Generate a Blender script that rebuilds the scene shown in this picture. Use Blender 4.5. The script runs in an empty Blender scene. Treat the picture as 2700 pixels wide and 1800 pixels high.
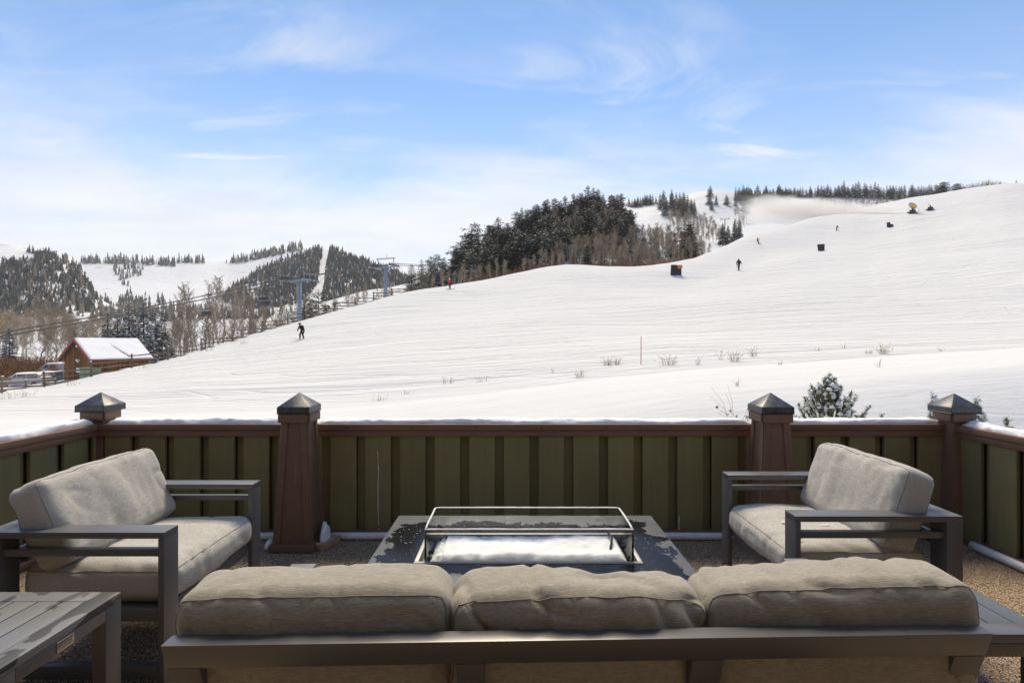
import bpy, bmesh, math, random
import numpy as np
from mathutils import Vector, Matrix, Euler, noise as mnoise

R = math.radians
rnd = random.Random(7)
scene = bpy.context.scene
COL = scene.collection

# ------------------------------------------------------------------ camera
EYE = 1.5
FV, CXV, CYV = 1202.1, 1176.0, 788.3        # focal length / principal point, photo measured at 2352 px wide
cam_d = bpy.data.cameras.new("camera")
cam = bpy.data.objects.new("camera", cam_d)
COL.objects.link(cam)
cam.location = (0, 0, EYE)
cam.rotation_euler = (R(90), 0, 0)
cam_d.sensor_width = 36.0
cam_d.lens = 36.0 * 1380.0 / 2700.0
cam_d.shift_y = 5.0 / 2700.0
cam_d.clip_start = 0.05
cam_d.clip_end = 20000
scene.camera = cam

# ------------------------------------------------------------------ sky, sun, exposure
SUN_EL, SUN_AZ = R(55), R(-3)               # azimuth clockwise from +Y (ahead), to the right
world = bpy.data.worlds.new("World")
scene.world = world
world.use_nodes = True
wt = world.node_tree
wt.nodes.clear()
def wn(t, **k):
    n = wt.nodes.new(t)
    for a, v in k.items(): setattr(n, a, v)
    return n
def wl(a, b): wt.links.new(a, b)
def wmath(op, a, b=None, c=None, clamp=False):
    n = wn('ShaderNodeMath', operation=op); n.use_clamp = clamp
    for i, v in enumerate((a, b, c)):
        if v is None: continue
        if isinstance(v, (int, float)): n.inputs[i].default_value = v
        else: wl(v, n.inputs[i])
    return n.outputs[0]
def wmix(f, a, b):
    n = wn('ShaderNodeMix', data_type='RGBA')
    if isinstance(f, (int, float)): n.inputs[0].default_value = f
    else: wl(f, n.inputs[0])
    for i, v in ((6, a), (7, b)):
        if isinstance(v, tuple): n.inputs[i].default_value = v
        else: wl(v, n.inputs[i])
    return n.outputs[2]
sky = wn('ShaderNodeTexSky', sky_type='NISHITA')
sky.sun_disc = False
sky.sun_elevation = SUN_EL
sky.sun_rotation = SUN_AZ
sky.altitude = 2500
sky.air_density = 1.0
sky.dust_density = 0.3
sky.ozone_density = 2.0
tc = wn('ShaderNodeTexCoord')
sep = wn('ShaderNodeSeparateXYZ'); wl(tc.outputs['Generated'], sep.inputs[0])
zc = wmath('MAXIMUM', sep.outputs[2], 0.0)
den = wmath('ADD', zc, 0.16)
px_ = wmath('DIVIDE', sep.outputs[0], den)
py_ = wmath('DIVIDE', sep.outputs[1], den)
com = wn('ShaderNodeCombineXYZ'); wl(px_, com.inputs[0]); wl(py_, com.inputs[1])
def wnoise(scale_xyz, loc, rot, sc, det, rough, dist):
    mp = wn('ShaderNodeMapping'); wl(com.outputs[0], mp.inputs[0])
    mp.inputs['Location'].default_value = loc
    mp.inputs['Rotation'].default_value = (0, 0, rot)
    mp.inputs['Scale'].default_value = scale_xyz
    n = wn('ShaderNodeTexNoise'); wl(mp.outputs[0], n.inputs['Vector'])
    n.inputs['Scale'].default_value = sc; n.inputs['Detail'].default_value = det
    n.inputs['Roughness'].default_value = rough; n.inputs['Distortion'].default_value = dist
    return n.outputs[0]
def wramp(v, lo, hi, smooth=True):
    n = wn('ShaderNodeMapRange'); n.interpolation_type = 'SMOOTHSTEP' if smooth else 'LINEAR'
    wl(v, n.inputs[0]); n.inputs[1].default_value = lo; n.inputs[2].default_value = hi
    return n.outputs[0]
n_big = wnoise((1, 1, 1), (12.0, 2.0, 0), R(15), 0.55, 3, 0.5, 0.2)
n_wisp = wnoise((0.75, 2.0, 1), (15.0, 3.3, 0), R(-22), 1.5, 9, 0.62, 0.9)
n_low = wnoise((0.7, 1.3, 1), (7.0, 2.0, 0), R(8), 1.1, 8, 0.6, 0.5)
wisps = wmath('MULTIPLY', wramp(n_wisp, 0.44, 0.78), wramp(n_big, 0.36, 0.58))
elev = wmath('ADD', zc, wmath('MULTIPLY', wmath('SUBTRACT', n_low, 0.5), 0.42))
bank = wmath('SUBTRACT', 1.0, wramp(elev, 0.17, 0.42))
hzbase = wmath('MULTIPLY', wmath('SUBTRACT', 1.0, wramp(zc, 0.0, 0.5)), 0.6)
cover = wmath('MAXIMUM', wmath('MULTIPLY', bank, 0.93), wmath('MAXIMUM', wmath('MULTIPLY', wisps, 0.85), hzbase), clamp=True)
hs = wn('ShaderNodeHueSaturation'); wl(sky.outputs[0], hs.inputs['Color'])
hs.inputs['Saturation'].default_value = 1.0
hs.inputs['Value'].default_value = 1.0
blue = wmix(1.0, hs.outputs[0], hs.outputs[0])
tint = wn('ShaderNodeMix', data_type='RGBA', blend_type='MULTIPLY'); tint.inputs[0].default_value = 1
wl(blue, tint.inputs[6]); tint.inputs[7].default_value = (1.3, 1.5, 1.52, 1)
shade = wramp(wnoise((0.9, 1.7, 1), (2.0, 9.0, 0), R(5), 1.7, 6, 0.55, 0.3), 0.35, 0.75)
cloud_c = wmix(shade, (7.6, 7.6, 7.7, 1), (6.7, 6.75, 7.1, 1))
final = wmix(cover, tint.outputs[2], cloud_c)
bg = wn('ShaderNodeBackground'); wl(final, bg.inputs[0]); bg.inputs[1].default_value = 0.1
wo = wn('ShaderNodeOutputWorld'); wl(bg.outputs[0], wo.inputs[0])

sun_d = bpy.data.lights.new("sun", 'SUN')
sun = bpy.data.objects.new("sun", sun_d)
COL.objects.link(sun)
sun_d.energy = 3.45
sun_d.angle = R(24)
sun_d.color = (1.0, 0.86, 0.63)
sdir = Vector((math.sin(SUN_AZ) * math.cos(SUN_EL), math.cos(SUN_AZ) * math.cos(SUN_EL), math.sin(SUN_EL)))
sun.rotation_euler = (-sdir).to_track_quat('-Z', 'Y').to_euler()
sun.location = (0, 0, 30)

vs = scene.view_settings
vs.view_transform = 'Standard'
vs.look = 'None'
vs.exposure = 0.36
vs.gamma = 1.0
vs.use_curve_mapping = False
scene.cycles.max_bounces = 8
scene.cycles.volume_bounces = 3
scene.cycles.transparent_max_bounces = 12
scene.cycles.volume_step_rate = 2.0
scene.cycles.volume_max_steps = 96
scene.cycles.sample_clamp_indirect = 6.0
scene.cycles.use_denoising = True

# ------------------------------------------------------------------ materials
class N:
    """small node helper around one material"""
    def __init__(s, name, rough=0.6, col=(0.5, 0.5, 0.5), spec=0.5, metal=0.0):
        s.m = bpy.data.materials.new(name); s.m.use_nodes = True
        s.t = s.m.node_tree; s.b = s.t.nodes['Principled BSDF']
        s.b.inputs['Roughness'].default_value = rough
        s.b.inputs['Base Color'].default_value = (*col, 1)
        s.b.inputs['Specular IOR Level'].default_value = spec
        s.b.inputs['Metallic'].default_value = metal
        s.tc = None
    def n(s, t, **k):
        n = s.t.nodes.new(t)
        for a, v in k.items(): setattr(n, a, v)
        return n
    def l(s, a, b): s.t.links.new(a, b)
    def co(s, which='Object', scale=(1, 1, 1), rot=(0, 0, 0), loc=(0, 0, 0)):
        if which == 'Position':
            src = s.n('ShaderNodeNewGeometry').outputs['Position']
        else:
            src = s.n('ShaderNodeTexCoord').outputs[which]
        mp = s.n('ShaderNodeMapping'); s.l(src, mp.inputs[0])
        mp.inputs['Scale'].default_value = scale; mp.inputs['Rotation'].default_value = rot; mp.inputs['Location'].default_value = loc
        return mp.outputs[0]
    def noise(s, co, sc, det=4, rough=0.55, dist=0.0):
        n = s.n('ShaderNodeTexNoise'); s.l(co, n.inputs['Vector'])
        n.inputs['Scale'].default_value = sc; n.inputs['Detail'].default_value = det
        n.inputs['Roughness'].default_value = rough; n.inputs['Distortion'].default_value = dist
        return n.outputs[0]
    def vor(s, co, sc, out='Distance', feat='F1'):
        n = s.n('ShaderNodeTexVoronoi'); s.l(co, n.inputs['Vector']); n.inputs['Scale'].default_value = sc; n.feature = feat
        return n.outputs[out]
    def ramp(s, v, stops):
        n = s.n('ShaderNodeValToRGB'); s.l(v, n.inputs[0])
        e = n.color_ramp.elements
        while len(e) < len(stops): e.new(0.5)
        for i, (p, c) in enumerate(stops):
            e[i].position = p; e[i].color = (*c, 1) if len(c) == 3 else c
        return n.outputs[0]
    def rng(s, v, a, b, c=0.0, d=1.0, smooth=False):
        n = s.n('ShaderNodeMapRange'); s.l(v, n.inputs[0])
        if smooth: n.interpolation_type = 'SMOOTHSTEP'
        for i, x in enumerate((a, b, c, d)): n.inputs[i + 1].default_value = x
        return n.outputs[0]
    def math(s, op, a, b=None):
        n = s.n('ShaderNodeMath', operation=op)
        for i, v in enumerate((a, b)):
            if v is None: continue
            if isinstance(v, (int, float)): n.inputs[i].default_value = v
            else: s.l(v, n.inputs[i])
        return n.outputs[0]
    def mix(s, f, a, b, blend='MIX'):
        n = s.n('ShaderNodeMix', data_type='RGBA', blend_type=blend)
        if isinstance(f, (int, float)): n.inputs[0].default_value = f
        else: s.l(f, n.inputs[0])
        for i, v in ((6, a), (7, b)):
            if isinstance(v, tuple): n.inputs[i].default_value = (*v, 1) if len(v) == 3 else v
            else: s.l(v, n.inputs[i])
        return n.outputs[2]
    def color(s, c): s.l(c, s.b.inputs['Base Color']); return s
    def rough(s, c): s.l(c, s.b.inputs['Roughness']); return s
    def bump(s, h, strength=0.5, dist=0.01, chain=None):
        n = s.n('ShaderNodeBump'); s.l(h, n.inputs['Height'])
        n.inputs['Strength'].default_value = strength; n.inputs['Distance'].default_value = dist
        if chain is not None: s.l(chain, n.inputs['Normal'])
        s.l(n.outputs[0], s.b.inputs['Normal'])
        return n.outputs[0]

MT = {}
def simple(name, col, rough=0.6, spec=0.5, metal=0.0, var=0.0, vs_=6.0):
    a = N(name, rough, col, spec, metal)
    if var:
        nz = a.noise(a.co('Object'), vs_, 5)
        a.color(a.mix(a.rng(nz, 0.3, 0.7), tuple(c * (1 - var) for c in col), tuple(min(1, c * (1 + var)) for c in col)))
    MT[name] = a.m
    return a.m

def make_materials():
    # snow of the piste: wind ripples, ski tracks and groomer streaks as relief
    a = N('snow_piste', 0.9, (0.86, 0.855, 0.86), 0.05)
    p1 = a.co('Position', (0.05, 0.5, 0.5), (0, 0, R(9)))
    p2 = a.co('Position', (0.16, 1.5, 1.5), (0, 0, R(4)))
    p3 = a.co('Position', (1, 1, 1))
    s1 = a.noise(p1, 1.3, 5, 0.6, 0.7)
    s2 = a.noise(p2, 1.7, 6, 0.65, 1.0)
    s3 = a.noise(p3, 0.9, 7, 0.6, 0.3)
    # skied-out piste beyond the bank, untouched powder in front of it
    sy = a.n('ShaderNodeSeparateXYZ'); a.l(a.n('ShaderNodeNewGeometry').outputs['Position'], sy.inputs[0])
    skied = a.rng(sy.outputs[1], 15.0, 24.0, 0.12, 1.0, True)
    n1 = a.bump(a.math('MULTIPLY', s1, skied), 0.8, 0.6)
    n2 = a.bump(a.math('MULTIPLY', s2, skied), 0.7, 0.2, n1)
    n3 = a.bump(s3, 0.5, 0.08, n2)
    # single ski tracks: thin wandering grooves crossing the slope and running down it
    for ang, st, cut, dep in ((14, (0.018, 0.11, 0.11), 0.010, 0.10), (-9, (0.022, 0.14, 0.14), 0.008, 0.08), (62, (0.03, 0.16, 0.16), 0.007, 0.08), (-48, (0.03, 0.13, 0.13), 0.006, 0.08)):
        t_ = a.noise(a.co('Position', st, (0, 0, R(ang)), (ang * 0.7, 3, 0)), 1.0, 3, 0.5, 0.6)
        g_ = a.rng(a.math('ABSOLUTE', a.math('SUBTRACT', t_, 0.5)), 0.0, cut, 0.0, 1.0, True)
        n3 = a.bump(a.math('MULTIPLY', g_, skied), 0.6, dep, n3)
    churn = a.math('MULTIPLY', a.noise(a.co('Position', (1, 1, 1)), 2.2, 6, 0.7), a.rng(a.noise(a.co('Position', (0.05, 0.05, 0.05)), 1.3, 3), 0.5, 0.65))
    a.bump(churn, 0.6, 0.12, n3)
    big = a.noise(a.co('Position', (0.02, 0.05, 0.05)), 1.0, 3)
    a.color(a.mix(a.rng(big, 0.3, 0.7), (0.70, 0.69, 0.685), (0.755, 0.745, 0.735)))
    MT['snow_piste'] = a.m
    a = N('snow_fresh', 0.85, (0.87, 0.87, 0.88), 0.1)
    q = a.noise(a.co('Position'), 9, 6, 0.6); q2 = a.noise(a.co('Position'), 120, 3, 0.6)
    n1 = a.bump(q, 0.5, 0.02); a.bump(q2, 0.4, 0.003, n1)
    a.b.inputs['Subsurface Weight'].default_value = 0.7; a.b.inputs['Subsurface Radius'].default_value = (1.0, 0.95, 0.9); a.b.inputs['Subsurface Scale'].default_value = 0.03
    MT['snow_fresh'] = a.m
    a = N('snow_far', 0.7, (0.8, 0.81, 0.83), 0.2)
    q = a.noise(a.co('Position', (0.03, 0.03, 0.06)), 1.0, 7, 0.65)
    a.bump(q, 0.7, 5.0)
    rock = a.noise(a.co('Position', (0.02, 0.02, 0.05)), 1.6, 8, 0.7)
    a.color(a.mix(a.rng(rock, 0.62, 0.7), (0.72, 0.72, 0.73), (0.24, 0.2, 0.17)))
    MT['snow_far'] = a.m
    # woodland floor: snow with litter and scrub showing through
    a = N('wood_floor', 0.8, (0.6, 0.6, 0.62), 0.1)
    q = a.noise(a.co('Position', (0.12, 0.12, 0.12)), 1.5, 8, 0.7)
    a.color(a.mix(a.rng(q, 0.5, 0.7), (0.76, 0.77, 0.8), (0.2, 0.16, 0.12)))
    a.bump(q, 0.6, 0.8)
    MT['wood_floor'] = a.m
    # cushion fabric: heathered slub weave, threads along the cushion's width
    def fabric(nm, c0, c1, axis):
        a = N(nm, 0.9, c1, 0.15)
        sc = [130, 130, 130]; sc[axis] = 11.0
        t1 = a.noise(a.co('Object', tuple(sc)), 2.0, 6, 0.7, 0.2)
        sc2 = [300, 300, 300]; sc2[axis] = 30
        t2 = a.noise(a.co('Object', tuple(sc2)), 1.5, 3, 0.6)
        t3 = a.noise(a.co('Object', (3, 3, 3)), 1.5, 4)
        c = a.mix(a.rng(t1, 0.32, 0.68), c0, c1)
        c = a.mix(a.rng(t2, 0.35, 0.7, 0.0, 0.55), c, tuple(x * 0.5 for x in c0))
        c = a.mix(a.rng(t3, 0.4, 0.75, 0, 0.25), c, tuple(x * 0.75 for x in c0))
        a.color(c)
        n1 = a.bump(t2, 0.5, 0.0015)
        wr = a.noise(a.co('Object', (1, 1, 1)), 9, 4, 0.5, 0.6)
        a.bump(wr, 0.35, 0.012, n1)
        a.b.inputs['Sheen Weight'].default_value = 0.25
        a.b.inputs['Sheen Roughness'].default_value = 0.5
        MT[nm] = a.m
    fabric('fabric_heather', (0.43, 0.402, 0.355), (0.70, 0.66, 0.595), 0)
    fabric('fabric_sofa_shaded', (0.335, 0.3, 0.24), (0.55, 0.5, 0.42), 0)  # chair cloth darkened and browned to stand for the shade on the sofa
    simple('seam_thread', (0.27, 0.24, 0.2), 0.9, 0.1)
    # powder-coated aluminium
    a = N('charcoal_metal', 0.32, (0.11, 0.108, 0.108), 0.7)
    q = a.noise(a.co('Object'), 500, 2); w = a.noise(a.co('Object', (1, 1, 1)), 7, 4, 0.5, 0.3)
    a.rough(a.rng(w, 0.2, 0.8, 0.30, 0.38)); a.bump(q, 0.1, 0.0004)
    MT['charcoal_metal'] = a.m
    # the same coat on table tops, with dried puddle marks (smooth dark water stains)
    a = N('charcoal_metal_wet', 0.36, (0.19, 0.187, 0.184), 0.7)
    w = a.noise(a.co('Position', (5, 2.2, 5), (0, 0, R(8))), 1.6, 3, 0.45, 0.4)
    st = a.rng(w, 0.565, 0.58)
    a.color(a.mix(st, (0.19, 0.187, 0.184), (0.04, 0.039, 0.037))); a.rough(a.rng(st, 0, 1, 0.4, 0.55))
    a.bump(a.noise(a.co('Object'), 500, 2), 0.12, 0.0006)
    MT['charcoal_metal_wet'] = a.m
    simple('badge_steel', (0.62, 0.6, 0.58), 0.32, 0.5, 1.0)
    simple('dark_gap', (0.012, 0.011, 0.01), 0.9, 0.1)
    # painted timber
    def paint(nm, c, streak, sc=(14, 14, 1.2)):
        a = N(nm, 0.55, c, 0.35)
        q = a.noise(a.co('Position', sc), 2.2, 7, 0.65, 0.4)
        w = a.noise(a.co('Position', (1, 1, 1)), 2.3, 4)
        kn = a.noise(a.co('Position', (60, 60, 5)), 1.5, 5, 0.6)
        cc = a.mix(a.rng(q, 0.45, 0.8, 0, 0.6), c, streak)
        cc = a.mix(a.rng(w, 0.4, 0.75, 0, 0.35), cc, tuple(x * 0.65 for x in c))
        oi = a.n('ShaderNodeObjectInfo')
        cc = a.mix(a.rng(oi.outputs['Random'], 0, 1, 0.0, 0.5), cc, tuple(x * 0.6 for x in c))
        sz = a.n('ShaderNodeSeparateXYZ'); a.l(a.n('ShaderNodeNewGeometry').outputs['Position'], sz.inputs[0])
        dirt = a.math('MULTIPLY', a.rng(a.math('ADD', sz.outputs[2], a.math('MULTIPLY', a.noise(a.co('Position', (7, 7, 7)), 1.5, 5), 0.25)), 0.1, 0.32, 1, 0, True), 0.55)
        cc = a.mix(dirt, cc, tuple(x * 0.55 + 0.03 for x in c))
        run = a.noise(a.co('Position', (45, 45, 0.5)), 1.0, 4, 0.6)
        cc = a.mix(a.rng(run, 0.66, 0.8, 0, 0.5), cc, tuple(min(1, x * 1.9 + 0.03) for x in c))
        a.color(cc); a.rough(a.rng(w, 0.3, 0.7, 0.45, 0.7))
        n1 = a.bump(kn, 0.5, 0.002); a.bump(q, 0.3, 0.003, n1)
        MT[nm] = a.m
    paint('green_paint', (0.25, 0.222, 0.098), (0.33, 0.3, 0.165))
    paint('brown_paint', (0.225, 0.128, 0.085), (0.29, 0.178, 0.13), (3, 14, 14))
    paint('brown_paint_v', (0.225, 0.13, 0.086), (0.28, 0.175, 0.125))
    # dark patinated copper caps
    a = N('cap_copper', 0.42, (0.06, 0.055, 0.055), 0.5, 0.55)
    q = a.noise(a.co('Object', (8, 8, 2)), 3, 7, 0.7, 0.5)
    a.color(a.mix(a.rng(q, 0.45, 0.8), (0.05, 0.055, 0.065), (0.17, 0.15, 0.14))); a.rough(a.rng(q, 0.3, 0.8, 0.32, 0.6))
    MT['cap_copper'] = a.m
    # deck: bonded pea gravel
    a = N('pebble_deck', 0.62, (0.25, 0.2, 0.15), 0.4)
    v = a.co('Position', (1, 1, 1))
    cell = a.vor(v, 165, 'Color'); dist = a.vor(v, 165, 'Distance')
    sepc = a.n('ShaderNodeSeparateColor'); a.l(cell, sepc.inputs[0])
    c = a.ramp(sepc.outputs[0], [(0.0, (0.12, 0.075, 0.05)), (0.3, (0.39, 0.235, 0.13)), (0.55, (0.58, 0.39, 0.225)), (0.8, (0.68, 0.51, 0.34)), (1.0, (0.76, 0.66, 0.54))])
    damp = a.noise(a.co('Position', (1, 1, 1)), 1.6, 4)
    c = a.mix(a.rng(dist, 0.45, 0.75), c, (0.02, 0.016, 0.012))
    c = a.mix(a.rng(damp, 0.45, 0.75, 0.0, 0.4), c, (0.09, 0.07, 0.055))
    a.color(c); a.rough(a.rng(damp, 0.4, 0.7, 0.65, 0.4))
    inv = a.math('SUBTRACT', 1.0, dist); a.bump(inv, 0.9, 0.006)
    MT['pebble_deck'] = a.m
    # fire-table: dark honed concrete with a wet ring round the tray
    a = N('fire_table_stone', 0.35, (0.14, 0.14, 0.145), 0.5)
    sx = a.n('ShaderNodeSeparateXYZ'); a.l(a.co('Object'), sx.inputs[0])
    dx = a.math('SUBTRACT', a.math('ABSOLUTE', sx.outputs[0]), 0.565)
    dy = a.math('SUBTRACT', a.math('ABSOLUTE', sx.outputs[1]), 0.205)
    dd = a.math('MAXIMUM', dx, dy)
    nz = a.noise(a.co('Object', (1, 1, 1)), 5.5, 6, 0.6, 0.3); nf = a.noise(a.co('Object'), 38, 4, 0.6)
    e = a.math('ADD', dd, a.math('ADD', a.math('MULTIPLY', a.math('SUBTRACT', nz, 0.56), -0.5), a.math('MULTIPLY', a.math('SUBTRACT', nf, 0.5), -0.06)))
    wet = a.rng(e, 0.19, 0.197, 1, 0)
    sp = a.noise(a.co('Object'), 60, 3, 0.6)
    frost = a.math('MULTIPLY', a.rng(sp, 0.66, 0.7), a.rng(a.noise(a.co('Object'), 6, 2), 0.45, 0.6))
    base = a.mix(a.rng(a.noise(a.co('Object', (3, 3, 3)), 2, 6, 0.65), 0.3, 0.7), (0.062, 0.066, 0.072), (0.105, 0.11, 0.116))
    c = a.mix(wet, base, (0.012, 0.012, 0.013)); c = a.mix(frost, c, (0.75, 0.76, 0.78))
    a.color(c); a.rough(a.mix(wet, (0.5, 0.5, 0.5), (0.22, 0.22, 0.22)))
    a.l(a.rng(wet, 0, 1, 0.45, 0.14), a.b.inputs['Specular IOR Level'])
    a.bump(nf, 0.15, 0.001)
    MT['fire_table_stone'] = a.m
    a = N('tray_metal', 0.45, (0.42, 0.41, 0.39), 0.5, 0.3); MT['tray_metal'] = a.m
    a = N('clear_glass', 0.0, (1, 1, 1), 0.5); a.t.nodes.remove(a.b)      # thin sheet glass: clear, with mirror reflections by angle
    out = [n for n in a.t.nodes if n.type == 'OUTPUT_MATERIAL'][0]
    fr = a.n('ShaderNodeFresnel'); fr.inputs['IOR'].default_value = 1.5
    tp = a.n('ShaderNodeBsdfTransparent'); tp.inputs[0].default_value = (0.985, 0.995, 0.993, 1)
    gl = a.n('ShaderNodeBsdfGlossy'); gl.inputs['Roughness'].default_value = 0.0
    mx = a.n('ShaderNodeMixShader'); a.l(fr.outputs[0], mx.inputs[0]); a.l(tp.outputs[0], mx.inputs[1]); a.l(gl.outputs[0], mx.inputs[2]); a.l(mx.outputs[0], out.inputs['Surface'])
    MT['clear_glass'] = a.m
    simple('glass_edge', (0.55, 0.75, 0.7), 0.15, 0.6)
    simple('lava_rock', (0.025, 0.023, 0.022), 0.7, 0.4, 0, 0.5, 30)
    a = N('pipe_white', 0.5, (0.72, 0.72, 0.74), 0.3)
    q = a.noise(a.co('Position', (6, 6, 30)), 2, 6, 0.6)
    a.color(a.mix(a.rng(q, 0.5, 0.75, 0, 0.6), (0.78, 0.78, 0.8), (0.42, 0.42, 0.45))); a.bump(q, 0.4, 0.004)
    MT['pipe_white'] = a.m
    simple('raw_wood', (0.42, 0.29, 0.17), 0.8, 0.2, 0, 0.3, 20)
    simple('house_wall', (0.33, 0.27, 0.2), 0.8, 0.2)
    # vegetation
    a = N('needles', 0.6, (0.045, 0.058, 0.032), 0.2)
    oi = a.n('ShaderNodeObjectInfo'); q = a.noise(a.co('Object', (1, 1, 1)), 9, 3)
    c = a.mix(oi.outputs['Random'], (0.06, 0.07, 0.048), (0.125, 0.128, 0.085))
    c = a.mix(a.rng(q, 0.35, 0.7, 0, 0.6), c, (0.12, 0.115, 0.075))
    a.color(c); MT['needles'] = a.m
    a = N('needles_far', 0.7, (0.045, 0.055, 0.04), 0.1)
    q = a.noise(a.co('Position', (0.12, 0.12, 0.12)), 1, 4)
    a.color(a.mix(a.rng(q, 0.3, 0.7), (0.075, 0.08, 0.066), (0.15, 0.14, 0.11))); MT['needles_far'] = a.m
    simple('snow_clump', (0.84, 0.85, 0.88), 0.6, 0.2)
    a = N('aspen_bark', 0.8, (0.42, 0.38, 0.31), 0.2)
    q = a.noise(a.co('Object', (40, 40, 25)), 1, 4)
    a.color(a.mix(a.rng(q, 0.45, 0.7), (0.56, 0.52, 0.43), (0.26, 0.22, 0.17))); MT['aspen_bark'] = a.m
    a = N('twigs', 0.85, (0.2, 0.145, 0.1), 0.1)
    oi = a.n('ShaderNodeObjectInfo')
    a.color(a.mix(oi.outputs['Random'], (0.27, 0.22, 0.175), (0.4, 0.315, 0.225))); MT['twigs'] = a.m
    simple('conifer_bark', (0.1, 0.07, 0.05), 0.9, 0.1)
    a = N('willow', 0.85, (0.26, 0.13, 0.07), 0.1)
    oi = a.n('ShaderNodeObjectInfo')
    a.color(a.mix(oi.outputs['Random'], (0.2, 0.12, 0.08), (0.34, 0.17, 0.085))); MT['willow'] = a.m
    simple('dry_grass', (0.33, 0.23, 0.13), 0.85, 0.1, 0, 0.3, 20)
    simple('pine_needle', (0.25, 0.27, 0.15), 0.6, 0.25, 0, 0.4, 16)
    simple('bud_brown', (0.26, 0.19, 0.13), 0.7, 0.2)
    # slope furniture
    a = N('grey_rail', 0.85, (0.2, 0.15, 0.115), 0.15)
    q = a.noise(a.co('Position', (3, 3, 10)), 1.5, 6, 0.7); oi = a.n('ShaderNodeObjectInfo')
    c = a.mix(oi.outputs['Random'], (0.17, 0.125, 0.095), (0.29, 0.22, 0.165))
    a.color(a.mix(a.rng(q, 0.4, 0.7, 0, 0.6), c, (0.1, 0.07, 0.05))); MT['grey_rail'] = a.m
    a = N('hut_plank', 0.8, (0.19, 0.1, 0.04), 0.2)
    q = a.noise(a.co('Position', (5, 5, 0.8)), 1.6, 6, 0.7); oi = a.n('ShaderNodeObjectInfo')
    c = a.mix(oi.outputs['Random'], (0.15, 0.072, 0.028), (0.3, 0.15, 0.058))
    a.color(a.mix(a.rng(q, 0.4, 0.75, 0, 0.7), c, (0.07, 0.035, 0.018))); MT['hut_plank'] = a.m
    simple('red_fascia', (0.24, 0.028, 0.028), 0.5, 0.4, 0, 0.15, 3)
    simple('roof_bare', (0.12, 0.115, 0.11), 0.8)
    simple('green_box', (0.17, 0.235, 0.165), 0.5, 0.4, 0, 0.12, 4)
    simple('white_metal', (0.75, 0.75, 0.74), 0.4, 0.4)
    simple('lift_steel', (0.26, 0.32, 0.37), 0.45, 0.5, 0.3, 0.1, 1)
    simple('lift_dark', (0.05, 0.052, 0.055), 0.5, 0.5)
    simple('galvanised', (0.42, 0.44, 0.46), 0.45, 0.5, 0.4)
    simple('car_white', (0.5, 0.51, 0.53), 0.25, 0.5)
    simple('car_blue', (0.03, 0.055, 0.1), 0.2, 0.6)
    simple('car_black', (0.012, 0.013, 0.016), 0.2, 0.6)
    simple('car_glass', (0.02, 0.03, 0.04), 0.05, 0.8)
    simple('tyre', (0.02, 0.02, 0.02), 0.9)
    simple('lamp_red', (0.4, 0.02, 0.02), 0.2)
    simple('lamp_clear', (0.8, 0.8, 0.8), 0.1)
    simple('pad_black', (0.018, 0.019, 0.021), 0.6, 0.4, 0, 0.3, 2)
    simple('sign_orange', (0.75, 0.2, 0.06), 0.5)
    simple('stake', (0.42, 0.13, 0.06), 0.6)
    simple('gun_yellow', (0.68, 0.4, 0.06), 0.4, 0.5)
    simple('jacket_black', (0.018, 0.019, 0.021), 0.8, 0.2)
    simple('pants_dark', (0.03, 0.03, 0.027), 0.85, 0.2)
    simple('jacket_red', (0.6, 0.03, 0.035), 0.7, 0.2)
    simple('jacket_olive', (0.035, 0.045, 0.025), 0.8, 0.2)
    simple('pants_grey', (0.1, 0.105, 0.095), 0.85, 0.2)
    simple('skin', (0.55, 0.33, 0.25), 0.6, 0.3)
    simple('glove_yellow', (0.6, 0.5, 0.2), 0.7, 0.2)
    simple('helmet_white', (0.78, 0.77, 0.74), 0.3)
    simple('helmet_black', (0.03, 0.025, 0.027), 0.3)
    simple('ski_pale', (0.6, 0.58, 0.55), 0.3)
    simple('ski_dark', (0.08, 0.07, 0.07), 0.3)
    simple('hut_far', (0.2, 0.13, 0.09), 0.8)
make_materials()

# ------------------------------------------------------------------ object helpers
def tag(o, label=None, cat=None, group=None, kind=None):
    if label: o['label'] = label
    if cat: o['category'] = cat
    if group: o['group'] = group
    if kind: o['kind'] = kind
    return o
def empty(name, loc=(0, 0, 0), rz=0.0, label=None, cat=None, group=None):
    o = bpy.data.objects.new(name, None); COL.objects.link(o)
    o.empty_display_size = 0.2
    o.location = loc; o.rotation_euler = (0, 0, rz)
    return tag(o, label, cat, group)
def link(name, me, parent=None, loc=None, rot=None, scale=None):
    o = bpy.data.objects.new(name, me); COL.objects.link(o)
    if parent is not None: o.parent = parent
    if loc is not None: o.location = loc
    if rot is not None: o.rotation_euler = rot
    if scale is not None: o.scale = scale
    return o
def copy_tree(o, parent=None):
    c = o.copy(); COL.objects.link(c); c.parent = parent
    for ch in o.children: copy_tree(ch, c)
    return c

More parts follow.
